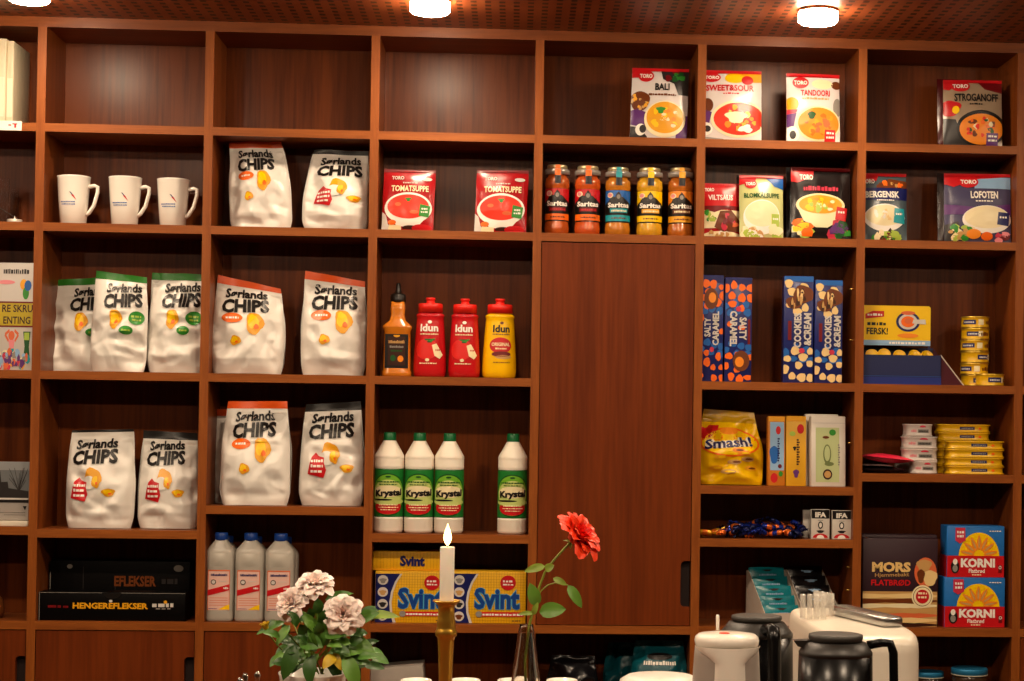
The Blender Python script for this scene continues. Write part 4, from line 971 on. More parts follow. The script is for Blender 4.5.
# ------------------------------------------------------------------ fourth shelf on the right: flat packs, white tins, yellow flat tins
zz = S4[5]
def flatpack(px0, px1, Y, z, dep, th, m, m2, yaw, label, tilt=0, name='flat_packet'):
    a, b = at(px0, 470, Y), at(px1, 470, Y); w = b.x - a.x
    g = G()
    def f(u, v, s): 
        e = (math.sin(math.pi * u) * math.sin(math.pi * v)) ** .5
        return Vector(((u - .5) * w, (v - .5) * dep, th / 2 + s * (th / 2 * e + .0006) + .002 * noise.noise(Vector((u * 4, v * 4, px0))) * e))
    g.sheet(lambda u, v: f(u, v, 1), 16, 12, m); g.sheet(lambda u, v: f(u, v, -1), 16, 12, m2, flip=True)
    o = g.build(name, None, ((a.x + b.x) / 2, Y + dep / 2, z), (0, R(tilt), R(yaw)))
    return tag(o, label, 'packet', None)
pkm = mat('pink_red_film', '#e62c4a', .2, noise_amt=.12, spec=.7); dkm = mat('black_film', '#1c1416', .22, spec=.7); slv = mat('silver_film', '#b8b2ac', .2, metal=.7)
flatpack(862, 908, .02, zz + .001, .09, .016, dkm, dkm, 3, 'black flat packet at the bottom of the small pile with red packets')
flatpack(863, 896, .022, zz + .0155, .085, .009, slv, dkm, -6, 'silver flat packet between the black and the red ones', 1)
flatpack(866, 914, .018, zz + .028, .09, .024, pkm, pkm, 8, 'glossy pinkish red flat packet on top of the pile', 5)
flatpack(862, 892, .112, zz + .034, .08, .012, pkm, dkm, -10, 'darker red flat packet at the back of the pile', 4)
wtin = mat('white_tin_paint', '#cfc4bd', .3, noise_amt=.03); wtl = mat('white_tin_rim', '#b9ada6', .3, metal=.4)
def squat(w, d, h, m, art, p=3.6):
    g = G(); g.lathe([(.485, 0), (.5, .0015), (.5, .003), (.475, .0045), (.47, h * .5), (.475, h - .0045), (.5, h - .003), (.5, h - .0012), (.49, h), (.45, h - .001)], m, 40, sx=w, sy=d, power=p)
    k = 2 ** (1 / p) * .5
    def pm(u, v, l):
        x = (u - .5) * .72; q = (max(0, .475 ** p - abs(x) ** p)) ** (1 / p)
        return (x * w, -q * d - .0006 - l * .0003, h * (.12 + .76 * v))
    art(Print(g, pm, .1)); return g
def art_wtin(P): P.ell(.62, .82, .16, .2, ROSE, 1, 14, 0, 180); P.rect(.38, .92, .22, .60, GREY, 1); scrib(P, .42, .88, .3, .2, CHAR, 3); scrib(P, .05, .3, .3, .3, PINK, 4)
def art_ytin(P): P.rect(.36, .74, .3, .75, NAVY, 1); scrib(P, .40, .70, .4, .24, GREY, 3); P.ell(.88, .5, .04, .2, ORG, 1)
hW = (at(925, 424, .05).z - zz) / 4
for k, (x0, x1, yaw, lb) in enumerate(((911, 939, 0, 'lowest white tin of the stack beside the yellow tins'), (903, 939, 3, 'second white tin from the bottom, wider, beside the yellow tins'), (903, 939, -3, 'third white tin up, beside the upper yellow tins'), (905, 933.5, 4, 'topmost white tin of the stack'))):
    a, b = at(x0, 470, .05), at(x1, 470, .05); w = b.x - a.x
    o = squat(w, .06, hW - .0005, wtin, art_wtin).build('fish_tin', None, ((a.x + b.x) / 2, .05 + .03, zz + k * hW), (0, 0, R(yaw))); tag(o, lb, 'tin', 'white fish tins')
o = squat(.05, .05, hW - .0005, wtin, lambda P: None).build('fish_tin', None, (at(906, 470, .12).x, .155, zz), (0, 0, 0)); tag(o, 'white tin at the back, half hidden behind the white stack', 'tin', 'white fish tins')
hY = (at(975, 441, .03).z - zz) / 4
for k in range(4):
    a, b = at(948, 470, .03), at(1006, 470, .03); w = b.x - a.x
    o = squat(w, .075, hY - .0004, tiny_y, art_ytin, 4.5).build('sardine_tin', None, ((a.x + b.x) / 2 + (.001, -.001, .0005, 0)[k], .03 + .0375, zz + k * hY), (0, 0, 0)); tag(o, 'flat yellow tin, %s in the front stack of four' % ('lowest', 'second from bottom', 'third from bottom', 'topmost')[k], 'tin', 'flat yellow tins')
for k in range(6):
    a, b = at(938, 470, .112), at(992, 470, .112); w = b.x - a.x
    o = squat(w, .075, hY * 1.0 - .0004, tiny_y, art_ytin, 4.5).build('sardine_tin', None, ((a.x + b.x) / 2, .1125 + .0375, zz + k * hY), (0, 0, 0)); tag(o, 'flat yellow tin, %s in the rear stack of six' % ('lowest', 'second from bottom', 'third from bottom', 'fourth from bottom', 'second from top', 'topmost')[k], 'tin', 'flat yellow tins')

# ------------------------------------------------------------------ crispbread cartons
def art_mors(P):
    P.text('MORS', .12, .64, .62, .735, ink('pale_gold_print', '#e8c27a'), 2, .05); P.text('Hjemmebakt', .16, .62, .555, .612, TAN, 2, .01, sh=.012); P.text('FLATBRØD', .11, .64, .465, .535, RED, 2, .03)
    P.ell(.84, .62, .15, .17, SALMON, 1, 24); P.ell(.82, .70, .10, .07, TAN, 2, wob=.1); P.ell(.90, .56, .10, .09, SAND, 2, wob=.1); P.ell(.78, .58, .05, .08, BRN, 2, wob=.1)
    P.rect(0, 1, 0, .40, TAN, 2); r = random.Random(4)
    for k in range(7):
        v = .36 - k * .055; P.poly([(0, v - .05), (.3, v - .03), (.7, v - .045), (1, v - .02), (1, v), (.65, v + .02), (.3, v + .005), (0, v + .015)], (SAND, BRN, CREAM, TAN, SALMON, SAND, DBRN)[k], 3 + k % 2)
    P.ell(.80, .345, .145, .13, CREAM, 6, 28); P.ell(.80, .345, .125, .112, BRN, 7, 28); P.ell(.80, .345, .118, .105, CREAM, 8, 28); P.ell(.80, .345, .09, .08, RED, 9, 24); scrib(P, .74, .86, .37, .025, CREAM, 2, 10); scrib(P, .74, .86, .325, .025, CREAM, 3, 10)
carton('crispbread_carton', 861, 936, 534.5, 628, Z0, .085, .05, 'dark aubergine carton edge rising behind the crispbread carton', 'crispbread box', ('aubergine_carton_card', '#2c101c'), None)
carton('crispbread_carton', 862, 937, 538.5, 628, Z0, .03, .05, 'large dark aubergine crispbread carton with stacked flatbread picture', 'crispbread box', ('aubergine_carton_card', '#2c101c'), art_mors, yaw=0)
def art_korni(P):
    P.ell(.56, .38, .36, .50, YEL, 1, 34, 0, 180)
    for k in range(7):
        A = math.radians(12 + 26 * k); cx, cy = .56 + .21 * math.cos(A), .42 + .26 * math.sin(A)
        P.leaf(cx, cy, A, .25, .085, CURRY, 2, 1.2); P.leaf(cx, cy, A, .19, .03, TAN, 3, 1.2)
    P.rect(0, 1, 0, .42, RED, 4); P.text('KORNI', .24, .84, .19, .37, WHITE, 6, .05); P.text('Flatbrød', .38, .66, .08, .165, WHITE, 6, .02); scrib(P, .44, .60, .035, .025, CREAM, 1, 6)
    P.poly([(.14, .72), (.22, .66), (.32, .72), (.31, .97), (.14, .97)], ROSE, 5); scrib(P, .17, .29, .86, .05, WHITE, 1, 6); scrib(P, .17, .29, .78, .05, WHITE, 3, 6); scrib(P, .74, .94, .9, .02, WHITE, 3, 5)
    P.ell(.14, .20, .075, .13, BLACK, 6); P.ell(.14, .30, .04, .06, WHITE, 7); P.ell(.14, .17, .045, .07, GREY, 7); P.rect(.90, .96, .09, .24, DRED, 6); P.text('O', .905, .955, .16, .23, WHITE, 7, .02)
def side_korni(P): P.rect(0, 1, 0, .42, RED, 1)
bc = ('blue_carton_card', '#1668b4')
hK = at(975, 577.5, .03).z - Z0
carton('crispbread_carton', 944, 1004.5, 577.5, 628, Z0, .03, .075, 'lower blue and red crispbread carton with wheat on yellow sun', 'crispbread box', bc, art_korni, side=side_korni)
carton('crispbread_carton', 946.5, 1004, 526, 577.5, Z0 + hK, .032, .075, 'upper blue and red crispbread carton stacked on an identical one', 'crispbread box', bc, art_korni, side=side_korni)

# ------------------------------------------------------------------ soap powder cartons
def grid(P, u0, u1, v0, v1, n, m):
    for k in range(n + 1): u = u0 + (u1 - u0) * k / n; P.rect(u, u + .004, v0, v1, m, 1)
    k = 0; dv = (u1 - u0) / n * (.95 / .65)
    while v0 + k * dv < v1: P.rect(u0, u1, v0 + k * dv, v0 + k * dv + .005, m, 1); k += 1
GRID = ink('amber_grid_print', '#c08a08')
def art_svint(P):
    grid(P, .2, 1, 0, 1, 22, GRID)
    P.poly([(0, 0), (.24, 0), (.20, .2), (.19, .4), (.21, .6), (.26, .8), (.33, .96), (0, .96)], NAVY, 2); P.poly([(.24, 0), (.28, 0), (.23, .2), (.22, .4), (.24, .6), (.29, .8), (.36, .96), (.33, .96), (.26, .8), (.21, .6), (.19, .4), (.20, .2)], LGREY, 3)
    for k in range(4): P.ell(.10, .13 + .235 * k, .07, .095, LGREY, 3); P.ell(.10, .12 + .235 * k, .045, .05, (BRN, CHAR, TAN, GREY)[k], 4, wob=.15)
    P.text('Svint', .30, .925, .26, .70, ink('sky_blue_print', '#4fa0c8'), 5, .065); P.text('Svint', .305, .92, .27, .69, ink('deep_blue_print', '#123f8a'), 6, .035)
    P.ell(.76, .79, .105, .145, RED, 5); scrib(P, .69, .83, .80, .04, WHITE, 1, 6); scrib(P, .69, .83, .74, .03, WHITE, 2, 6)
    P.rect(.38, .98, .13, .22, RED, 5); scrib(P, .42, .96, .15, .04, WHITE, 3, 6); P.ell(.37, .175, .045, .06, GREY, 6); scrib(P, .82, .95, .04, .02, CHAR, 3, 5)
def art_svint_top(P):
    grid(P, 0, 1, 0, 1, 22, GRID); P.text('Svint', .36, .70, .22, .80, NAVY, 5, .05); P.rect(0, 1, 0, .09, GOLD, 2)
yc = ('yellow_soap_carton', '#ecb512')
carton('soap_powder_carton', 374.5, 449.5, 571.5, 624, Z0, .03, .06, 'left yellow and navy soap powder carton, behind the candle', 'soap carton', yc, art_svint, group=None)
carton('soap_powder_carton', 451, 525.5, 571.5, 625, Z0, .03, .06, 'right yellow and navy soap powder carton, between candle and vase', 'soap carton', yc, art_svint)
hS = at(410, 571.5, .03).z - Z0
carton('soap_powder_carton', 373, 447, 551.5, 571.5, Z0 + hS + .0005, .05, .12, 'plain yellow soap carton lying flat on top of the left one', 'soap carton', yc, art_svint_top)

# ------------------------------------------------------------------ clear alcohol bottles
clear = mat('hazy_clear_plastic', '#cfc8bc', .24, noise_amt=.02, alpha=.62, spec=.6); capb = mat('blue_cap_plastic', '#123a86', .35)
def flask(pl, pr, yt, z, Y, label, art=True):
    a, b = at(pl, 615, Y + .03), at(pr, 615, Y + .03); r = (b.x - a.x) / 2; h = at(pl, yt, Y).z - z
    t = thing('spirit_bottle', label, 'bottle', ((a.x + b.x) / 2, Y + r * .9, z), group='blue-capped clear bottles')
    g = G(); g.lathe([(.9, 0), (.98, .003), (1, .010), (1, h * .30), (.985, h * .305), (.985, h * .60), (1, h * .61), (1, h * .78), (.92, h * .82), (.42, h * .915), (.40, h * .93)], clear, 40, sx=r * 1.0, sy=r * .9, power=4.5)
    P = Print(g, flatmap(-r * .82, r * .82, -r * .93, h * .62, h * .79, .0003))
    g.sheet(lambda u, v: Vector(((u - .5) * r * 1.3, -r * .885 - .0042 * math.sin(math.pi * u) * math.sin(math.pi * v), h * (.62 + .16 * v))), 10, 8, clear)
    g.build('bottle_body', t)
    if art:
        g = G(); fm = flatmap(-r * .78, r * .78, -r * .905, h * .13, h * .585, .0003); P = Print(g, fm)
        g.box(-r * .78, r * .78, -r * .904, -r * .895, h * .13, h * .585, ink('pink_label_paper', '#e3b9ac'))
        for e in ((0, .03, 0, 1), (.97, 1, 0, 1), (0, 1, .97, 1)): P.rect(*e, SALMON, 1)
        scrib(P, .14, .88, .85, .06, NAVY, 1); P.ell(.26, .70, .12, .065, CHAR, 2); P.ell(.26, .70, .085, .045, LGREY, 3); scrib(P, .5, .85, .71, .02, LGREY, 3)
        P.poly([(.0, .36), (1, .50), (1, .65), (0, .50)], RED, 3); scrib(P, .72, .95, .53, .05, WHITE, 4, 4)
        for k in range(4): P.rect(.08, .92, .30 - k * .06, .312 - k * .06, SALMON, 1)
        P.poly([(.5, .02), (1, .02), (1, .15), (.8, .11)], YEL, 2); scrib(P, .05, .45, .03, .02, PURP, 3)
        g.build('bottle_label', t)
    G().lathe([(r * .46, h * .915), (r * .48, h * .925), (r * .47, h * .99), (r * .43, h)], capb, 28).build('cap', t)
nm = ('left', 'middle', 'right')
for k, (pl, pr) in enumerate(((206, 234), (235, 264), (265, 294))):
    flask(pl, pr, 533 + k * .5, Z0, .02, '%s of the three front clear bottles with blue cap and pink label' % nm[k])
for k, (pl, pr) in enumerate(((212.5, 239), (241, 268), (271, 297.5))):
    flask(pl, pr, 536.5 + k * .5, Z0, .095, 'clear bottle standing behind the %s front blue-capped bottle' % nm[k], False)

# ------------------------------------------------------------------ black reflector cartons
black = mat('black_carton_card', '#080606', .45, noise_amt=.05, spec=.1)
def art_ref(P):
    P.text('HENGEREFLEKSER', .23, .745, .42, .64, GOLD, 2, .04); scrib(P, .06, .20, .45, .09, DRED, 2); scrib(P, .775, .92, .50, .14, LGREY, 3); scrib(P, .80, .90, .42, .05, GREY, 4); P.ell(.865, .68, .012, .06, GOLD, 2)
    P.rect(0, .004, 0, 1, GREY, 1); P.rect(0, .43, .985, 1, GREY, 1); P.rect(.56, 1, .985, 1, GREY, 1)
    P.ell(.5, .98, .06, .2, BLACK, 2, 16, 180, 360); P.ell(.49, .70, .012, .05, LGREY, 4)
def art_ref2(P):
    P.text('EFLEKSER', .46, .76, .55, .74, BRN, 2, .04); scrib(P, .80, .93, .60, .1, CHAR, 3); P.ell(.92, .88, .035, .06, GREY, 2); P.ell(.14, .9, .02, .04, GREY, 2)
    P.rect(0, .004, 0, .8, GREY, 1); P.rect(.235, .24, .25, .9, CHAR, 1); P.rect(.465, .47, 0, .55, CHAR, 1)
carton('reflector_carton', 38.5, 185, 592.5, 621, Z0, .02, .08, 'open black display carton with yellow lettering, front one', 'carton', black, art_ref, b=.001, rough=.35)
carton('reflector_carton', 49, 189, 561, 621, Z0, .11, .06, 'taller dull black carton behind the front black display carton', 'carton', black, art_ref2, b=.001, rough=.35)

# ------------------------------------------------------------------ left edge of the picture
def plainbox(name, px0, px1, yt, z, Y, dep, label, cat, m): return carton(name, px0, px1, yt, 122, z, Y, dep, label, cat, m, None)
creamb = mat('cream_binder_card', '#d8ccae', .5, noise_amt=.04)
for k, (x0, x1, Y, yt, lb) in enumerate(((-8, 5.5, .03, 38, 'outer left cream binder at the very top left'), (6, 13, .035, 40.5, 'right cream binder spine, beside the first upright at the top'))):
    a, b = at(x0, 100, Y), at(x1, 100, Y); w = b.x - a.x; h = at(x0, yt, Y).z - s1
    g = G(); g.box(0, w, 0, .16, 0, h, creamb, .003); g.box(w * .12, w * .88, -.0006, 0, .02, h * .55, mat('pale_spine_label', '#e6dcc4', .5)); tag(g.build('binder', None, (a.x, Y, s1)), lb, 'binder', 'cream binders at the top left')
a, b = at(-3, 126, -.002), at(21.5, 130.5, -.002); c = at(0, 120.5, -.002)
g = G(); g.box(0, b.x - a.x, 0, .0012, b.z, c.z, mat('white_tag_card', '#efe8de', .45)); P = Print(g, flatmap(0, b.x - a.x, -.0002, b.z, c.z, .0003)); P.rect(.46, .58, .48, .62, RED, 1); P.rect(.62, .82, .62, .74, RED, 1); P.rect(.70, .78, .28, .62, RED, 1)
tag(g.build('shelf_tag', None, (a.x, -.0014, 0)), 'small white card tag with red mark on the top left shelf edge', 'tag')
p = at(14.5, 221, .045); r = at(22, 221, .045).x - p.x
t = thing('tealight', 'unlit white tealight on the second shelf at the left edge', 'candle', (p.x, .045, s2))
G().lathe([(r * .96, 0), (r, .001), (r, .010), (r * .97, .0105), (r * .95, .009)], mat('white_tealight_cup', '#d8cfc4', .35, metal=.3), 28).build('cup', t)
G().lathe([(r * .94, .002), (r * .94, .0085), (r * .2, .0095)], mat('white_wax', '#efe6d6', .5, sub=.1), 28).build('wax', t)
G().lathe([(.0035, .009), (.0022, .013), (.0009, .018), (.0004, .021)], mat('white_wax', '#efe6d6', .5), 10).build('wick', t)
acr = mat('clear_acrylic', '#ffffff', .05, trans=1.0, noise_amt=0, ior=1.49)
a, b = at(-10, 221, .07), at(5, 221, .07); hA = at(0, 176, .07).z - s2
t = thing('acrylic_stand', 'clear acrylic display stand at the left edge of the second shelf', 'display stand', (a.x, .09, s2))
g = G(); g.box(0, b.x - a.x, -.0015, .0015, 0, hA, acr, M=Matrix.Rotation(R(-8), 4, 'X')); g.build('front_sheet', t)
g = G(); g.box(0, b.x - a.x + .012, -.0015, .0015, 0, hA * .82, acr, M=Matrix.Translation((0, .07, 0)) @ Matrix.Rotation(R(6), 4, 'X')); g.build('rear_sheet', t)
G().tube([(0, -.004, hA * .45), (b.x - a.x + .012, .06, hA * .18)], .0012, slv, 6).build('wire', t)
def art_book(P):
    xm = .30; U = lambda u: xm + (1 - xm) * u     # the left third runs out of the picture
    P.rect(0, 1, .40, .64, ink('mustard_print', '#b9a21c'), 1); P.rect(0, 1, .625, .64, DRED, 2); P.rect(0, 1, .40, .415, DRED, 2)
    P.text('RE SKRU', U(0), U(.98), .54, .61, DBRN, 3, .02); P.text('ENTING', U(.05), U(.92), .43, .50, DBRN, 3, .02)
    scrib(P, U(.0), U(.85), .90, .045, CHAR, 3); P.ell(U(.66), .80, .08, .05, GOLD, 2); P.ell(U(.80), .79, .08, .05, BLUE, 3); P.ell(U(.74), .72, .07, .06, GRN, 2); P.ell(U(.1), .82, .2, .02, PINK, 2)
    P.ell(U(.33), .32, .07, .045, SALMON, 2); P.poly([(U(.24), .28), (U(.44), .28), (U(.41), .20), (U(.27), .20)], PINK, 2); P.poly([(U(.27), .20), (U(.42), .20), (U(.40), .12), (U(.29), .12)], TEAL, 2); P.line([(U(.24), .27), (U(.12), .33), (U(.26), .37)], .03, SALMON, 1); P.line([(U(.44), .27), (U(.55), .33), (U(.42), .37)], .03, SALMON, 1)
    P.poly([(U(.70), .36), (U(.94), .36), (U(.90), .22), (U(.95), .08), (U(.72), .08), (U(.76), .22)], DGRN, 2); P.rect(U(.74), U(.9), .28, .35, LGRN, 3)
    bits(P, .5, .1, .5, .09, [ROSE, LBLUE, CREAM, PURP, GOLD, GREY, TEAL, SALMON], 60, .05, 3, 3)
carton('book', -14, 32, 262, 366, s3, .03, .02, 'illustrated book with mustard title band, standing upright at the left edge', 'book', ('pale_book_cover', '#c9c2bc'), art_book, lean=3, yaw=-3)
def art_photo(P):
    P.rect(0, 1, .30, 1, ink('dusk_grey_print', '#6b6e70'), 1); P.rect(0, 1, .86, 1, ink('pale_sky_print', '#8d8f90'), 2); P.poly([(0, .55), (.3, .52), (.6, .55), (1, .50), (1, .32), (0, .32)], CHAR, 2); P.poly([(.40, .52), (.45, .86), (.50, .52)], CHAR, 3); P.poly([(.3, .52), (.62, .55), (.6, .66), (.36, .64)], CHAR, 3)
    r = random.Random(5)
    for k in range(16): u = r.uniform(.62, .98); P.line([(.82, .50), (u, r.uniform(.66, .92))], .008, CHAR, 3)
    P.rect(0, 1, .30, .34, BLACK, 3); P.rect(0, 1, .35, .38, LGREY, 4); P.rect(.35, .95, .125, .13, CHAR, 2); P.rect(.55, .95, .085, .09, CHAR, 2); P.poly([(.90, .24), (.97, .24), (.94, .17)], BLACK, 2)
carton('photo_book', -26, 28, 461.5, 525, S4[-1] + .014, .04, .018, 'grey landscape photo book of a snowy village, standing at the left edge', 'book', ('pale_grey_cover', '#a39c96'), art_photo, lean=3)
g = G(); a, b = at(-26, 530, .012), at(27.5, 530, .012); g.box(0, b.x - a.x, 0, .11, 0, .013, mat('white_paper_pad', '#d9cfbd', .6), .001)
tag(g.build('paper_pad', None, (a.x, .012, S4[-1])), 'white paper pad lying flat under the grey photo book', 'paper pad')
p = at(0, 596, .08)
o = G().lathe([(.010, 0), (.026, .002), (.031, .020), (.026, .046), (.016, .060), (.010, .062)], mat('brown_glazed_pottery', '#6a3a1a', .35, noise_amt=.2), 24).build('brown_pot', None, (p.x - .018, .08, Z0)); tag(o, 'small brown pot in the dark cell at the left edge', 'pot')

# ------------------------------------------------------------------ display cartons of pouches in the cell above the coffee maker
cardw = mat('white_display_card', '#c9bcae', .5, noise_amt=.03); tealb = mat('shaded_teal_bag_film', '#07525e', .3, noise_amt=.15, spec=.5); tealp = mat('teal_pouch_film', '#0c7d8a', .25, noise_amt=.15, noise_scale=60, spec=.6); blackp = mat('black_pouch_film', '#101014', .22, noise_amt=.15, spec=.7)  # bag teal darkened, shade of the low cell put into the colour
def display(px0, px1, label, film, group, n, lb2, k0=0):
    Y = .012; a = at(px0, 600, Y); a = Vector((a.x, Y + .116 * k0 * math.sin(R(16)), 0)); w = .11; Y = a.y; hb = at(745, 570, .14).z - Z0; hf = .035
    RZ = Matrix.Translation((a.x, Y, Z0)) @ Matrix.Rotation(R(16), 4, 'Z'); t = thing('pouch_display', label, 'display box', (a.x, Y, Z0), (0, 0, R(16)))
    prof = [(0, 0), (.13, 0), (.13, hb), (.115, hb), (.0, hf)]
    g = G()
    for x in (0, w - .0015):
        g = G()
        vs = [(x, y, z) for y, z in prof] + [(x + .0015, y, z) for y, z in prof]; k = 5
        g.add(vs, [tuple(range(k))[::-1], tuple(range(k, 2 * k))] + [(i, (i + 1) % k, (i + 1) % k + k, i + k) for i in range(k)], cardw)
        g.build('side_panel', t)
    g = G(); g.box(0, w, 0, .0015, 0, hf, cardw); g.box(0, w, .1285, .13, 0, hb, cardw); g.box(0, w, 0, .13, 0, .0015, cardw); g.build('tray', t)
    for k in range(n):
        f = k / (n - 1); y = .010 + f * .098; z = hf - .030 + f * (hb - hf - .01)
        hh = .05
        def fn(u, v, s): 
            e = (math.sin(math.pi * u) * math.sin(math.pi * v)) ** .5
            return Vector(((u - .5) * (w - .006), s * (.003 + .004 * e) + .001 * noise.noise(Vector((u * 6, v * 6, k))), v * hh))
        g = G(); g.sheet(lambda u, v: fn(u, v, -1), 12, 8, film); g.sheet(lambda u, v: fn(u, v, 1), 12, 8, film, flip=True)
        P = Print(g, lambda u, v, l: fn(u, v, -1) - Vector((0, .0006 + l * .0003, 0)), .1)
        if film is tealp: P.ell(.5, .80, .13, .06, BLACK, 1, wob=.2); scrib(P, .25, .75, .5, .10, LBLUE, k, 1)
        else: P.ell(.55, .72, .16, .08, LBLUE, 1, wob=.2)
        o = g.build('pouch', None, RZ @ Vector((w / 2, y, max(.002, z))), (R(-14), 0, R(16))); tag(o, lb2 % ('front' if k == 0 else 'rearmost' if k == n - 1 else ('second from front', 'third from front', 'fourth from front', 'fifth')[k - 1]), 'pouch', group)
display(765, 799, 'white card display of teal pouches with slanting sides', tealp, 'teal pouches in the display', 5, 'teal pouch, %s in its slanting white display')
display(765 + .115 * math.cos(R(16)) * 372, 846, 'white card display of black pouches beside the teal ones', blackp, 'black pouches in the display', 5, 'black pouch, %s in its slanting display', 1)

# ------------------------------------------------------------------ things in the open cells under the worktop level
def lump(name, px0, px1, yt, yb_z, Y, dep, film, seed, label, cat, art=None):
    a, b = at(px0, 670, Y), at(px1, 670, Y); w = b.x - a.x; h = at(px0, yt, Y + dep * .4).z - yb_z
    fn = bag_surface(w, h, dep, 0, 0, seed, .8, 1.0, 1.8)
    t = thing(name, label, cat, ((a.x + b.x) / 2, Y + dep / 2, yb_z), (R(-5), 0, R(seed * 7 % 20 - 10)))
    g = G(); g.sheet(lambda u, v: fn(u, v, -1), 26, 26, film); g.sheet(lambda u, v: fn(u, v, 1), 14, 14, film, flip=True)
    if art: art(Print(g, lambda u, v, l: fn(u, v, -1) - Vector((0, .001 + .0004 * l, 0)), .06))
    g.build('bag_body', t)
    return t
lump('coffee_bag', 632, 690, 641, ZLOW, .02, .09, tealb, 41, 'teal foil bag in the dark cell behind the white jug', 'bag', lambda P: (P.ell(.5, .78, .25, .05, BLACK, 1), scrib(P, .2, .8, .66, .06, WHITE, 1)))
lump('coffee_bag', 606, 648, 643, ZLOW, .11, .07, tealb, 42, 'second teal bag at the back of the dark cell under the door', 'bag')
lump('coffee_bag', 546, 600, 656, ZLOW, .04, .09, blackp, 43, 'black shiny bag in the dark cell right of the glass vase', 'bag')
a, b = at(372, 681, .03), at(426, 681, .03); zt = at(374, 674, .05).z
o = G().box(0, b.x - a.x, 0, .12, 0, at(400, 670, .03).z - ZLOW, mat('pale_grey_carton', '#a89e94', .5), .001).build('paper_carton', None, (a.x, .04, ZLOW), (0, R(-5), 0)); o.location.z = ZLOW
tag(o, 'pale grey carton in the dark cell left of the candlestick', 'carton')
lidb = mat('blue_jar_lid', '#2a7fae', .35, metal=.3); jarm = mat('dark_jar_content', '#3c2a1c', .15, coat=.5, noise_amt=.2)
for px0, px1, yt, Y, lb in ((956, 992, 667.5, .03, 'jar with bright blue lid under the crispbread shelf'), (918, 947, 671, .09, 'jar with dark blue lid, left of the brighter lidded jar')):
    a, b = at(px0, 670, Y), at(px1, 670, Y); r = (b.x - a.x) / 2; h = at((px0 + px1) / 2, yt, Y + r).z - ZLOW
    t = thing('jam_jar', lb, 'jar', ((a.x + b.x) / 2, Y + r, ZLOW), group='blue-lidded jars')
    G().lathe([(r * .9, 0), (r * .97, .005), (r * .97, h * .78), (r * .88, h * .86)], jarm, 32).build('jar_body', t)
    G().lathe([(r * .95, h * .86), (r, h * .865), (r, h * .98), (r * .96, h), (r * .85, h - .001)], lidb, 32).build('lid', t)
    G().lathe([(r * .98, h * .84), (r * 1.01, h * .845), (r * 1.01, h * .865), (r * .98, h * .87)], mat('cream_lid_rim', '#c8bfa8', .4), 32, cap=(False, False)).build('lid_rim', t)

# ------------------------------------------------------------------ the bar counter in front (its top lies just below the picture)
ZB = 0.99
cw = wood('counter_dark_wood', '#3a1a0c', '#6b3516', (2, 20, 20), 0.35)
t = thing('bar_counter', 'dark wooden bar counter carrying the flowers, candle and coffee things', 'counter', (0, 0, 0))
G().box(-1.6, 3.4, -2.75, -1.60, ZB - .04, ZB, cw, .004).build('counter_top', t)
G().box(-1.5, 3.3, -2.60, -1.70, 0, ZB - .04, cw).build('counter_body', t)

# ---- candlestick and candle
Y = -2.1
def pxm(Y): return (Y - CAM.y) / F          # metres per pixel at that depth (square to the shelves)
c = at(446.0, 640, Y); q = pxm(Y)
zt = lambda py, Y=Y, px=447: at(px, py, Y).z
brass = mat('polished_brass', '#d9a843', .30, metal=.9, noise_amt=.08, noise_scale=25)
t = thing('candlestick', 'turned brass candlestick holding a lit white candle', 'candlestick', (c.x, Y, ZB))
prof = [(.052, 0), (.052, .004), (.046, .009), (.022, .016), (.012, .026), (.009, .04), (.0095, .06)]
for py, wpx in ((681, 13), (655, 15), (640, 16.5), (637, 18), (635.5, 21.5), (631.5, 21.8), (629.5, 19.5), (626, 18), (623, 19), (619, 17), (612, 16), (607, 16.5), (605.5, 17.5), (603, 22), (601.2, 28)):
    prof.append((wpx / 2 * q, zt(py) - ZB))
top = zt(600) - ZB
prof += [(13.2 * q, top), (10 * q, top - .002), (7.9 * q, top - .003), (7.7 * q, top - .012)]
G().lathe(prof, brass, 40).build('stem', t)
zb = zt(600) - .012; tall = zt(546.5) - zb
wax = mat('white_candle_wax', '#faf0e0', .45, sub=.4, noise_amt=.02)
k = thing('candle', 'lit white taper candle standing in the brass candlestick', 'candle', (c.x, Y, zb))
g = G(); g.lathe([(.0104, 0), (.0107, .002), (.0110, tall - .002), (.0104, tall - .0005), (.006, tall - .0025), (.001, tall - .003)], wax, 32); g.build('wax_body', k)
G().tube([(0, 0, tall - .004), (.0003, 0, tall + .003), (.001, 0, tall + .007)], .0007, BLACK, 8).build('wick', k)
fl = mat('candle_flame', (1.0, .84, .52), .5, emit=9.0, noise_amt=0)
hF = .034
G().lathe([(.0006, tall + .001), (.0042, tall + .006), (.0062, tall + .012), (.0056, tall + .018), (.0034, tall + .026), (.0012, tall + .031), (.0002, tall + .001 + hF)], fl, 20).build('flame', k)

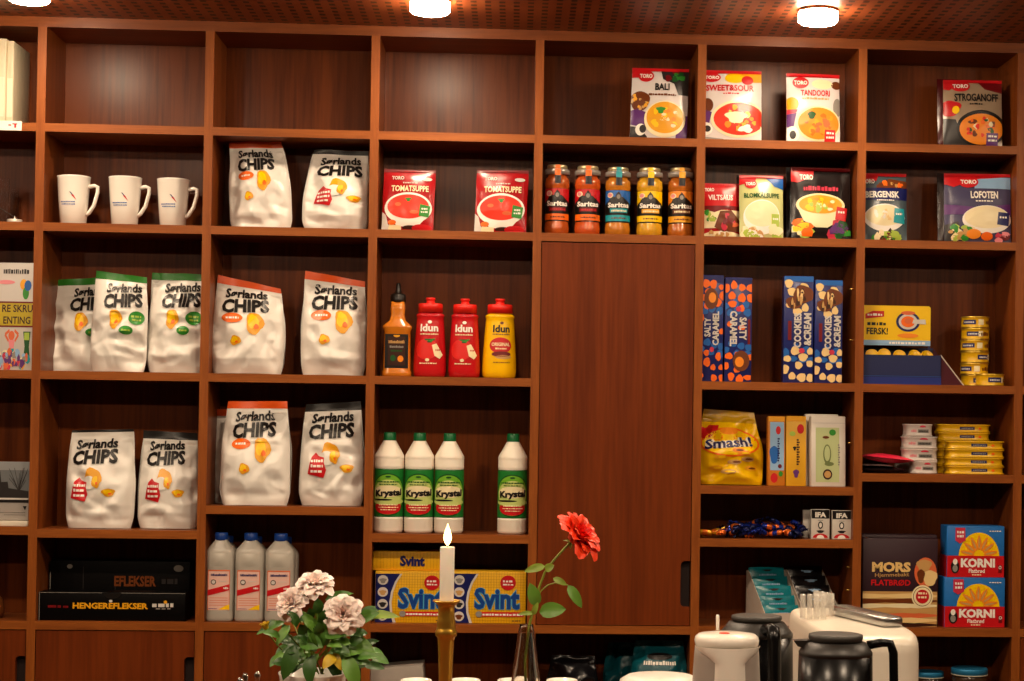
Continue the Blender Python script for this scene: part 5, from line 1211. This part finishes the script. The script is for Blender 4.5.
# ---- leaves, petals
def leaf(g, b, tip, w, m, up=Vector((0, -.55, .85)), fold=.25, droop=.12, nu=4, nv=7):
    b, tip = Vector(b), Vector(tip); ax = tip - b; L = ax.length; ax.normalize()
    n = (up - ax * up.dot(ax)).normalized(); sd = ax.cross(n)
    def fn(u, v):
        s = 2 * u - 1; wd = w / 2 * (math.sin(math.pi * min(1, v ** .8)) ** .75) * (1 + .05 * math.sin(v * 40) * abs(s))
        return b + ax * (L * v) + sd * (s * wd) + n * (abs(s) * wd * fold - droop * L * v * v + .08 * L * math.sin(math.pi * v))
    g.sheet(fn, nu, nv, m)
def petal(g, M, ang, opening, L, w, m, curl=.35, base=.004, seed=0, lift=0.0, cup=.35):
    r = random.Random(seed); ca, sa = math.cos(ang), math.sin(ang)
    out = Vector((ca, sa, 0)); tg = Vector((-sa, ca, 0)); up = Vector((0, 0, 1))
    op = opening
    def fn(u, v):
        s = 2 * u - 1; o = op * (0.45 + .75 * v) + curl * max(0, v - .65)
        wd = w / 2 * (.25 + .75 * math.sin(math.pi * min(1, .12 + v * .72))) * (1 - .18 * max(0, v - .8) * 5 * s * s)
        p = out * (base + L * v * math.sin(o)) + up * (lift + L * v * math.cos(o))
        nrm = up * math.sin(o) - out * math.cos(o)
        tipf = 1 + .06 * (1 - s * s) if v > .85 else 1
        return p * tipf + tg * (s * wd) + nrm * (cup * wd * s * s + .0012 * math.sin(s * 5 + seed) * v)
    g.sheet(fn, 7, 7, m, M=M)
def bloom(name, parent, loc, axis, size, m, mc, seed, wide=1.0, layers=None):
    """rose head: rings of petals round a wound centre; axis = where it faces"""
    Mt = Matrix.Translation(loc) @ Vector(axis).normalized().to_track_quat('Z', 'Y').to_matrix().to_4x4()
    g = G(); r = random.Random(seed)
    for n, op, L, w, cp, cl in layers or ((7, 1.12 * wide, .92, .84, .30, .4), (7, .90 * wide, .92, .76, .32, .4), (7, .68, .88, .68, .36, .38), (6, .48, .82, .58, .45, .34), (5, .30, .74, .48, .6, .3), (4, .14, .64, .40, .8, .2)):
        a0 = r.uniform(0, 6.28)
        for k in range(n):
            petal(g, Mt, a0 + 6.2832 * k / n + r.uniform(-.15, .15), op + r.uniform(-.10, .10), size * L * r.uniform(.92, 1.06), size * w * r.uniform(.9, 1.1), m if op > .3 else mc, cl, size * .05, r.randint(0, 99), 0, cp)
    vs = []
    for i in range(40):
        f = i / 39; a = f * 11; rr = size * (.03 + .10 * f); vs.append((rr * math.cos(a), rr * math.sin(a), size * (.50 - .06 * f)))
        vs.append((rr * .8 * math.cos(a), rr * .8 * math.sin(a), size * .15))
    g.add(vs, [(2 * i, 2 * i + 1, 2 * i + 3, 2 * i + 2) for i in range(39)], mc, True, Mt)
    return g.build(name, parent)
def rel(p, o): return Vector(p) - Vector(o)

# ---- glass vase with a single red rose
Y = -2.0; q = pxm(Y); c = at(526.0, 650, Y)
glass = mat('clear_vase_glass', '#f4f1ec', .03, trans=1.0, noise_amt=0, ior=1.45)
t = thing('bud_vase', 'slim clear glass bud vase holding one red rose', 'vase', (c.x, Y, ZB))
hv = at(526, 624.5, Y).z - ZB; h2 = at(526, 681, Y).z - ZB
G().lathe([(.037, 0), (.039, .004), (.037, h2 * .4), (14.2 * q, h2), (8.2 * q, hv - .012), (6.8 * q, hv - .002), (7.1 * q, hv), (6.2 * q, hv - .001), (6.9 * q, hv - .014), (13.0 * q, h2), (.0335, h2 * .4), (.033, .008)], glass, 40).build('vase_body', t)
stemg = mat('green_rose_stem', '#7d8a2a', .45, noise_amt=.15); leafg = mat('rose_leaf_green', '#5d8a2e', .42, noise_amt=.25, noise_scale=40, sub=.08); leafp = mat('pale_rose_leaf', '#8aa53e', .42, noise_amt=.2, sub=.08)
o0 = Vector((c.x, Y, ZB + .012)); t = thing('cut_rose', 'single orange-red rose leaning out of the glass bud vase', 'rose', o0)
A = lambda px, py, dy=0: rel(at(px, py, Y + dy), o0)
stem = [Vector((.004, 0, .0)), A(525, 660), A(530, 622), A(535, 603), A(540, 585), A(545, 572), A(554, 560), A(564, 549), A(571, 542)]
G().tube(stem, [.0022] * 4 + [.0019] * 5, stemg, 8).build('stem', t)
redp = mat('coral_red_petal', '#f8431c', .4, noise_amt=.12, noise_scale=50, sub=.12); redc = mat('deep_red_petal', '#e81808', .4, noise_amt=.1, sub=.1)
ax = _r * .72 + _u * .62 - _f * .35
bloom('bloom', t, A(571.5, 541), ax, 28 * q, redp, redc, 5, 1.0, ((6, .98, 1.0, .80, .28, .35), (7, .80, 1.0, .72, .3, .35), (6, .60, .96, .62, .35, .35), (6, .42, .86, .52, .45, .3), (5, .26, .76, .44, .6, .25), (4, .12, .66, .36, .7, .2)))
g = G()
for bx, tx in (((571, 542), (563, 540)), ((571, 542), (566, 546)), ((571, 542), (577, 548)), ((571, 542), (570, 549))): leaf(g, A(*bx), A(*tx), 3 * q, stemg)
g.build('sepals', t)
for bpx, tpx, w, m in (((545, 566), (524, 571.5), 9, leafp), ((545, 570), (554, 565), 9, leafp), ((537, 606), (530, 583), 14, leafg), ((539, 612), (566, 609), 17, leafg), ((568, 585), (582, 608), 11, leafg), ((553, 578), (567, 585), 7, leafp), ((534, 613), (518, 614), 5, leafp), ((533, 615), (538, 602), 6, leafp)):
    g = G(); leaf(g, A(*bpx), A(*tpx, -.006), w * q, m, up=Vector((0, -1, .35)), fold=.2, droop=.05); g.build('leaf', t)
G().tube([A(536, 601), A(541, 591), A(548, 585), A(555, 583), A(568, 585)], .0010, stemg, 6).build('leaf_stalk', t)

# ---- potted pink roses
Y = -2.0; c = at(313, 672, Y); zr = c.z; rp = 34 * q
pot = mat('white_glazed_pot', '#e9e2d8', .25, noise_amt=.02, coat=.3); soil = mat('dark_potting_soil', '#2a1a10', .9, noise_amt=.4, noise_scale=120, bump=.6)
o0 = Vector((c.x, Y, ZB)); hp = zr - ZB
t = thing('potted_rose', 'pot plant with three pale pink roses in a white pot', 'pot plant', o0)
G().lathe([(rp * .72, 0), (rp * .75, .003), (rp * .97, hp - .006), (rp, hp - .002), (rp * .99, hp), (rp * .93, hp - .001), (rp * .90, hp - .02)], pot, 44).build('pot', t)
G().lathe([(rp * .3, hp - .025), (rp * .90, hp - .016), (rp * .5, hp - .012)], soil, 30).build('soil', t)
A = lambda px, py, dy=0: rel(at(px, py, Y + dy), o0)
pinkp = mat('pale_pink_petal', '#ffebe3', .45, noise_amt=.05, sub=.15); pinkc = mat('blush_pink_petal', '#fde2d8', .45, noise_amt=.08, sub=.15)
darkleaf = mat('dark_rose_leaf', '#33581f', .4, noise_amt=.3, noise_scale=40); midleaf = mat('mid_rose_leaf', '#4c7a2a', .4, noise_amt=.3, noise_scale=40); yelleaf = mat('yellowing_leaf', '#c9a81e', .45, noise_amt=.2)
flowers = ((315, 582, -.02, _u * .92 - _f * .5 + _r * .05, 18.5), (290, 602, -.03, _u * .45 - _f * .75 - _r * .35, 17), (343, 614, -.05, -_f * 1.0 + _u * .35 + _r * .05, 19.5))
for i, (px, py, dy, ax, s) in enumerate(flowers):
    p = A(px, py + 5, dy + .01); ax = Vector(ax).normalized()
    cen = A(px, py, dy) - ax * (s * q * .45)
    fl_ = bloom('bloom', t, cen, ax, s * q * 1.08, pinkp, pinkc, 20 + i, 1.0)
    G().tube([A(316 + (i - 1) * 6, 672), (A(316, 650) + cen) / 2 + Vector((0, .01, 0)), cen - ax * .02, cen], .0018, stemg, 8).build('stem', t)
g = G(); Mb = Matrix.Translation(A(267, 631, -.02)) @ Vector((-.3, -.3, 1)).to_track_quat('Z', 'Y').to_matrix().to_4x4()
for k in range(5): petal(g, Mb, k * 1.257, .30, 9 * q, 6 * q, yelleaf, .1, .002, k, 0, .8)
g.build('bud', t)
G().tube([A(300, 665), A(280, 648), A(267, 632, -.02)], .0012, stemg, 6).build('bud_stalk', t)
expl = [((285, 622), (256, 633), 9, midleaf, -.02), ((362, 617), (399, 615), 11, leafp, -.01), ((360, 618), (374, 606), 11, midleaf, 0), ((358, 622), (378, 612), 16, midleaf, -.02), ((300, 640), (322, 646), 20, midleaf, -.05), ((345, 645), (374, 650), 22, leafg, -.03),
        ((295, 645), (283, 680), 16, darkleaf, -.05), ((312, 655), (309, 685), 15, darkleaf, -.055), ((345, 655), (358, 690), 17, leafg, -.055), ((335, 655), (323, 668), 12, yelleaf, -.055), ((334, 652), (341, 670), 9, yelleaf, -.05), ((325, 600), (352, 592), 10, midleaf, .0), ((300, 605), (308, 588), 9, leafg, -.01),
        ((318, 630), (300, 612), 11, leafg, -.03), ((320, 628), (327, 604), 9, midleaf, 0), ((325, 635), (345, 634), 14, midleaf, -.05), ((290, 625), (276, 645), 10, leafg, -.03)]
r = random.Random(9)
for (bp, tp, w, m, dy) in expl:
    g = G(); leaf(g, A(*bp, dy + .01), A(*tp, dy - .008), w * q, m, up=Vector((r.uniform(-.3, .3), -.8, .6)), fold=.22, droop=.10); g.build('leaf', t)
for k in range(120):
    px, py = r.gauss(320, 26), r.gauss(643, 14)
    if not (272 < px < 372 and 606 < py < 668): continue
    dy = r.uniform(-.05, .05); an = math.atan2(py - 652, px - 318) + r.uniform(-.7, .7); L = r.uniform(13, 22)
    g = G(); leaf(g, A(px, py, dy), A(px + L * math.cos(an), py + L * math.sin(an) * .8, dy - r.uniform(0, .02)), r.uniform(9, 14) * q, (darkleaf, darkleaf, midleaf, leafg)[k % 4], up=Vector((r.uniform(-.5, .5), -.7, .7)), fold=.25, droop=.15); g.build('leaf', t)
for k in range(9):
    px = r.uniform(285, 360); G().tube([A(r.uniform(305, 328), 674), A((px + 316) / 2, 648, r.uniform(-.03, .03)), A(px, r.uniform(618, 636), r.uniform(-.04, .04))], .0011, stemg, 6).build('stem', t)

# ---- teaspoons in a glass
Y = -2.05; q = pxm(Y); steel = mat('polished_steel', '#cfcac2', .15, metal=1.0, noise_amt=.03); c = at(251, 690, Y)
t = thing('spoon_glass', 'small glass on the counter holding teaspoons, left of the pink roses', 'glass', (c.x, Y, ZB))
G().lathe([(.024, 0), (.026, .002), (.031, .075), (.0295, .075), (.0245, .006), (.002, .005)], glass, 32).build('glass_body', t)
for px, py, dx, lb in ((245, 673, -.008, 'left teaspoon handle tip showing at the bottom edge beside the pink roses'), (257.5, 671.5, .010, 'right teaspoon handle tip showing at the bottom edge beside the pink roses'), (240, 678, -.014, 'lowest, outermost teaspoon handle tip left of the pink roses')):
    tp = at(px, py, Y); b0 = Vector((c.x + dx * .6, Y + dx * .3, ZB + .010)); d = tp - b0; d.z = tp.z - b0.z
    s = G(); s.tube([Vector((0, 0, 0)), d * .5, d * .86, d * .95, d], [.0016, .0016, .0035, .0052, .0025], steel, 10, flat=.5)
    tag(s.build('teaspoon', None, b0), lb, 'spoon', None)

# ---- upturned cups
Yc = -1.85; q = pxm(Yc)
for k, px in enumerate((416, 465, 513, 562)):
    c = at(px, 681, Yc); zt_ = at(px, 679.5, Yc).z - ZB
    t = thing('cup', 'upturned white cup at the bottom edge, %s' % ('leftmost, left of the candlestick', 'right beside the candlestick', 'in front of the glass vase', 'rightmost of the four, right of the vase')[k], 'cup', (c.x, Yc, ZB), (0, 0, R(75)), group='upturned cups')
    G().lathe([(.0365, 0), (.037, .001), (.036, zt_ * .35), (.033, zt_ * .7), (.027, zt_ * .90), (.0262, zt_ * .97), (.0250, zt_), (.0225, zt_), (.0215, zt_ - .003), (.004, zt_ - .004)], china, 40).build('cup_body', t)
    G().tube([(.036, 0, zt_ * .22), (.052, 0, zt_ * .25), (.056, 0, zt_ * .45), (.046, 0, zt_ * .62), (.033, 0, zt_ * .68)], .0035, china, 10).build('handle', t)

# ---- white dish
Yd2 = -2.19; c = at(660, 681, Yd2); zt_ = at(660, 675.5, Yd2).z - ZB; q = pxm(Yd2)
o = G().lathe([(45 * q, 0), (45.5 * q, .002), (44.5 * q, zt_ * .55), (43 * q, zt_ * .82), (40 * q, zt_ * .95), (33 * q, zt_), (20 * q, zt_ + .0012), (.002, zt_ + .0016)], mat('speckled_white_china', '#e6dfd6', .3, noise_amt=.10, noise_scale=160), 48).build('dish', None, (c.x, Yd2, ZB)); tag(o, 'speckled white dish turned upside down at the bottom edge, left of the white jug', 'dish')

# ---- white thermos jug
Y = -2.33; q = pxm(Y); c = at(726.5, 660, Y); H = lambda py: at(726.5, py, Y).z - ZB
whitep = mat('white_jug_plastic', '#f0e8dc', .22, noise_amt=.02, coat=.3); shaded_whitep = mat('shaded_white_jug_panel', '#a2978e', .35, noise_amt=.02)  # white body greyed: shading of the side recesses put into the colour
t = thing('thermos_jug', 'white plastic pump thermos jug with red dot on its lid', 'jug', (c.x, Y, ZB))
G().lathe([(.050, 0), (.051, .004), (.0475, H(681)), (.0455, H(655)), (.0445, H(646.5))], shaded_whitep, 44).build('jug_body', t)
def spine(u, v):
    z = H(681) * .2 + v * (H(645) - H(681) * .2); s = 2 * u - 1
    wv = .36 + .42 * abs(2 * max(0, (z - H(662)) / (H(645) - H(662)))) ** 1.6 * .7 if z > H(662) else .40 + .25 * ((H(662) - z) / H(662)) ** 1.5
    a = s * wv * 1.15; rr = .0465 + .003 * (1 - abs(s) ** 4) + .004 * (1 - v)
    return Vector((rr * math.sin(a), -rr * math.cos(a), z))
g = G(); g.sheet(spine, 16, 24, whitep); g.sheet(lambda u, v: spine(u, v) * 1.0 + Vector((0, .004, 0)), 16, 24, whitep, flip=True); g.build('front_panel', t)
rl = 32.5 * q
g = G(); g.lathe([(rl * .93, H(647)), (rl * .98, H(644.5)), (rl, H(640)), (rl * .97, H(636.5)), (rl * .88, H(634)), (rl * .55, H(632.6)), (rl * .02, H(632.2))], whitep, 48); g.build('lid', t)
G().lathe([(5.5 * q, H(632.4)), (5 * q, H(631.6)), (.5 * q, H(631.4))], mat('red_dot_plastic', '#d8401e', .35), 20, cx=-.005, cy=-.012).build('red_button', t)
G().tube([(-.009, .036, H(633)), (-.009, .037, H(619)), (-.009, .037, H(617.5))], [.0024, .0026, .0015], whitep, 12).build('steam_pin', t)

# ---- black glass thermos pots
blk = mat('black_gloss_plastic', '#080707', .26, noise_amt=.03, spec=.3); blks = mat('black_satin_plastic', '#221e1b', .42, noise_amt=.05); lidm = mat('dark_grey_lid_plastic', '#33302c', .5, noise_amt=.05)
def pot_(px, Y, lid_l, lid_r, yl0, yl1, ysh, hw, label, handle_angle, hs=1.0):
    q = pxm(Y); c = at(px, 660, Y); H = lambda py: at(px, py, Y).z - ZB
    t = thing('coffee_pot', label, 'coffee pot', (c.x, Y, ZB), group='black thermos coffee pots')
    r = hw * q; rl = (lid_r - lid_l) / 2 * q
    G().lathe([(r * .96, 0), (r * 1.0, .004), (r * 1.03, H(ysh) * .5), (r, H(ysh) - .004)], blk, 44).build('pot_body', t)
    G().lathe([(r, H(ysh) - .004), (r * 1.005, H(ysh)), (r * .97, H(ysh) + .003), (rl * 1.10, H(yl1) - .002), (rl * .8, H(yl1))], blks, 44).build('shoulder', t)
    zz = H((yl0 + yl1) / 2 + 1.2)
    G().lathe([(rl * .92, H(yl1) - .002), (rl * .97, H(yl1) + .001), (rl, zz - .005), (rl * .985, zz - .001), (rl * .90, zz), (rl * .02, zz - .0006)], lidm, 44).build('lid', t)
    M = Matrix.Rotation(handle_angle, 4, 'Z')
    zt_ = H(ysh) + .004
    G().tube([(r * .86, 0, zt_ + .006), (r * 1.25, 0, zt_ + .010), (r * 1.48, 0, zt_ + .009), (r * 1.57, 0, zt_ - .004), (r * 1.60, 0, zt_ - .06), (r * 1.58, 0, .055), (r * 1.55, 0, .035), (r * 1.0, 0, .03)], [.006 * hs, .006 * hs, .006 * hs, .006 * hs, .006 * hs, .006 * hs, .006 * hs, .006 * hs], blk, 14, M=M, flat=1.15).build('handle', t)
    M2 = Matrix.Rotation(handle_angle + math.pi, 4, 'Z')
    G().prism([(rl * .9, H(yl1) - .012), (r * 1.05, H(yl1) - .008), (r * 1.16, H(yl1) + .0), (rl * .9, H(yl1) + .001)], -.010, .010, blks, M=M2).build('spout', t)
    return t
pot_(756, -2.10, 730.5, 781.5, 607.5, 620.5, 633, 36.5, 'rear black thermos pot, behind the white jug', R(-80), 1.5)
pot_(835.5, -2.345, 808.5, 863.5, 624.5, 640.5, 652, 37, 'front black thermos pot, handle to the right, before the white coffee maker', R(-4), 1.05)

# ---- white coffee maker with sugar tubes and a steel bar on top
zt_ = 1.485 - .300; hM = zt_ - ZB
xl = atz(782, 606, zt_).x; xr = atz(923, 634, zt_).x; yb = atz(800, 606, zt_).y; yf = -2.25
cream = mat('white_machine_enamel', '#e6dccb', .3, noise_amt=.03, noise_scale=60, coat=.2)
t = thing('coffee_maker', 'long white coffee maker with rounded top edges behind the black thermos pot', 'coffee maker', ((xl + xr) / 2, (yf + yb) / 2, ZB))
hw, hd = (xr - xl) / 2, (yb - yf) / 2
G().lathe([(1.08, .010), (1.06, .03), (1.0, hM * .45), (1.0, hM - .026), (.992, hM - .014), (.965, hM - .005), (.92, hM - .001), (.86, hM), (.02, hM)], cream, 88, sx=hw, sy=hd, power=5.0).build('housing', t)
G().box(-hw * 1.12, hw * 1.12, -hd * 1.05, hd * 1.05, 0, .012, cream, .004).build('base_plate', t)
tube_c = mat('clear_ribbed_plastic', '#e9e4da', .12, alpha=.25, noise_amt=0, spec=.7)
p = atz(813, 619, zt_ + .0005)
t = thing('sugar_stick_holder', 'clear ribbed plastic stick holder on top of the white coffee maker', 'stick holder', p)
q2 = (p.y - CAM.y) / F
for k in range(4):
    G().lathe([(.0048, 0), (.0048, 25 * q2 - .002), (.0040, 25 * q2), (.0040, .002)], tube_c, 16, cx=(-10.5 + 7 * k) * q2, cy=0).build('tube', t)
for k in range(4):
    G().lathe([(.0046, 0), (.0046, 27 * q2 - .002 * k), (.0038, 27 * q2 - .002 * k), (.0038, .002)], tube_c, 16, cx=(6 + 6.0 * k) * q2, cy=.030 + .006 * k).build('tube', t)
b0, b1 = atz(838, 612, zt_ + .004), atz(893, 625, zt_ + .004)
d = b1 - b0; ang = math.atan2(d.y, d.x)
silver = mat('brushed_silver_tray', '#b9b9b8', .22, metal=.95, noise_amt=.06)
g = G(); g.box(0, d.length, -.018, .018, 0, .016, silver, .005, 3)
o = g.build('steel_tray', None, (b0.x, b0.y, zt_ + .0005), (0, 0, ang)); tag(o, 'long narrow silver tray lying on top of the white coffee maker', 'tray')
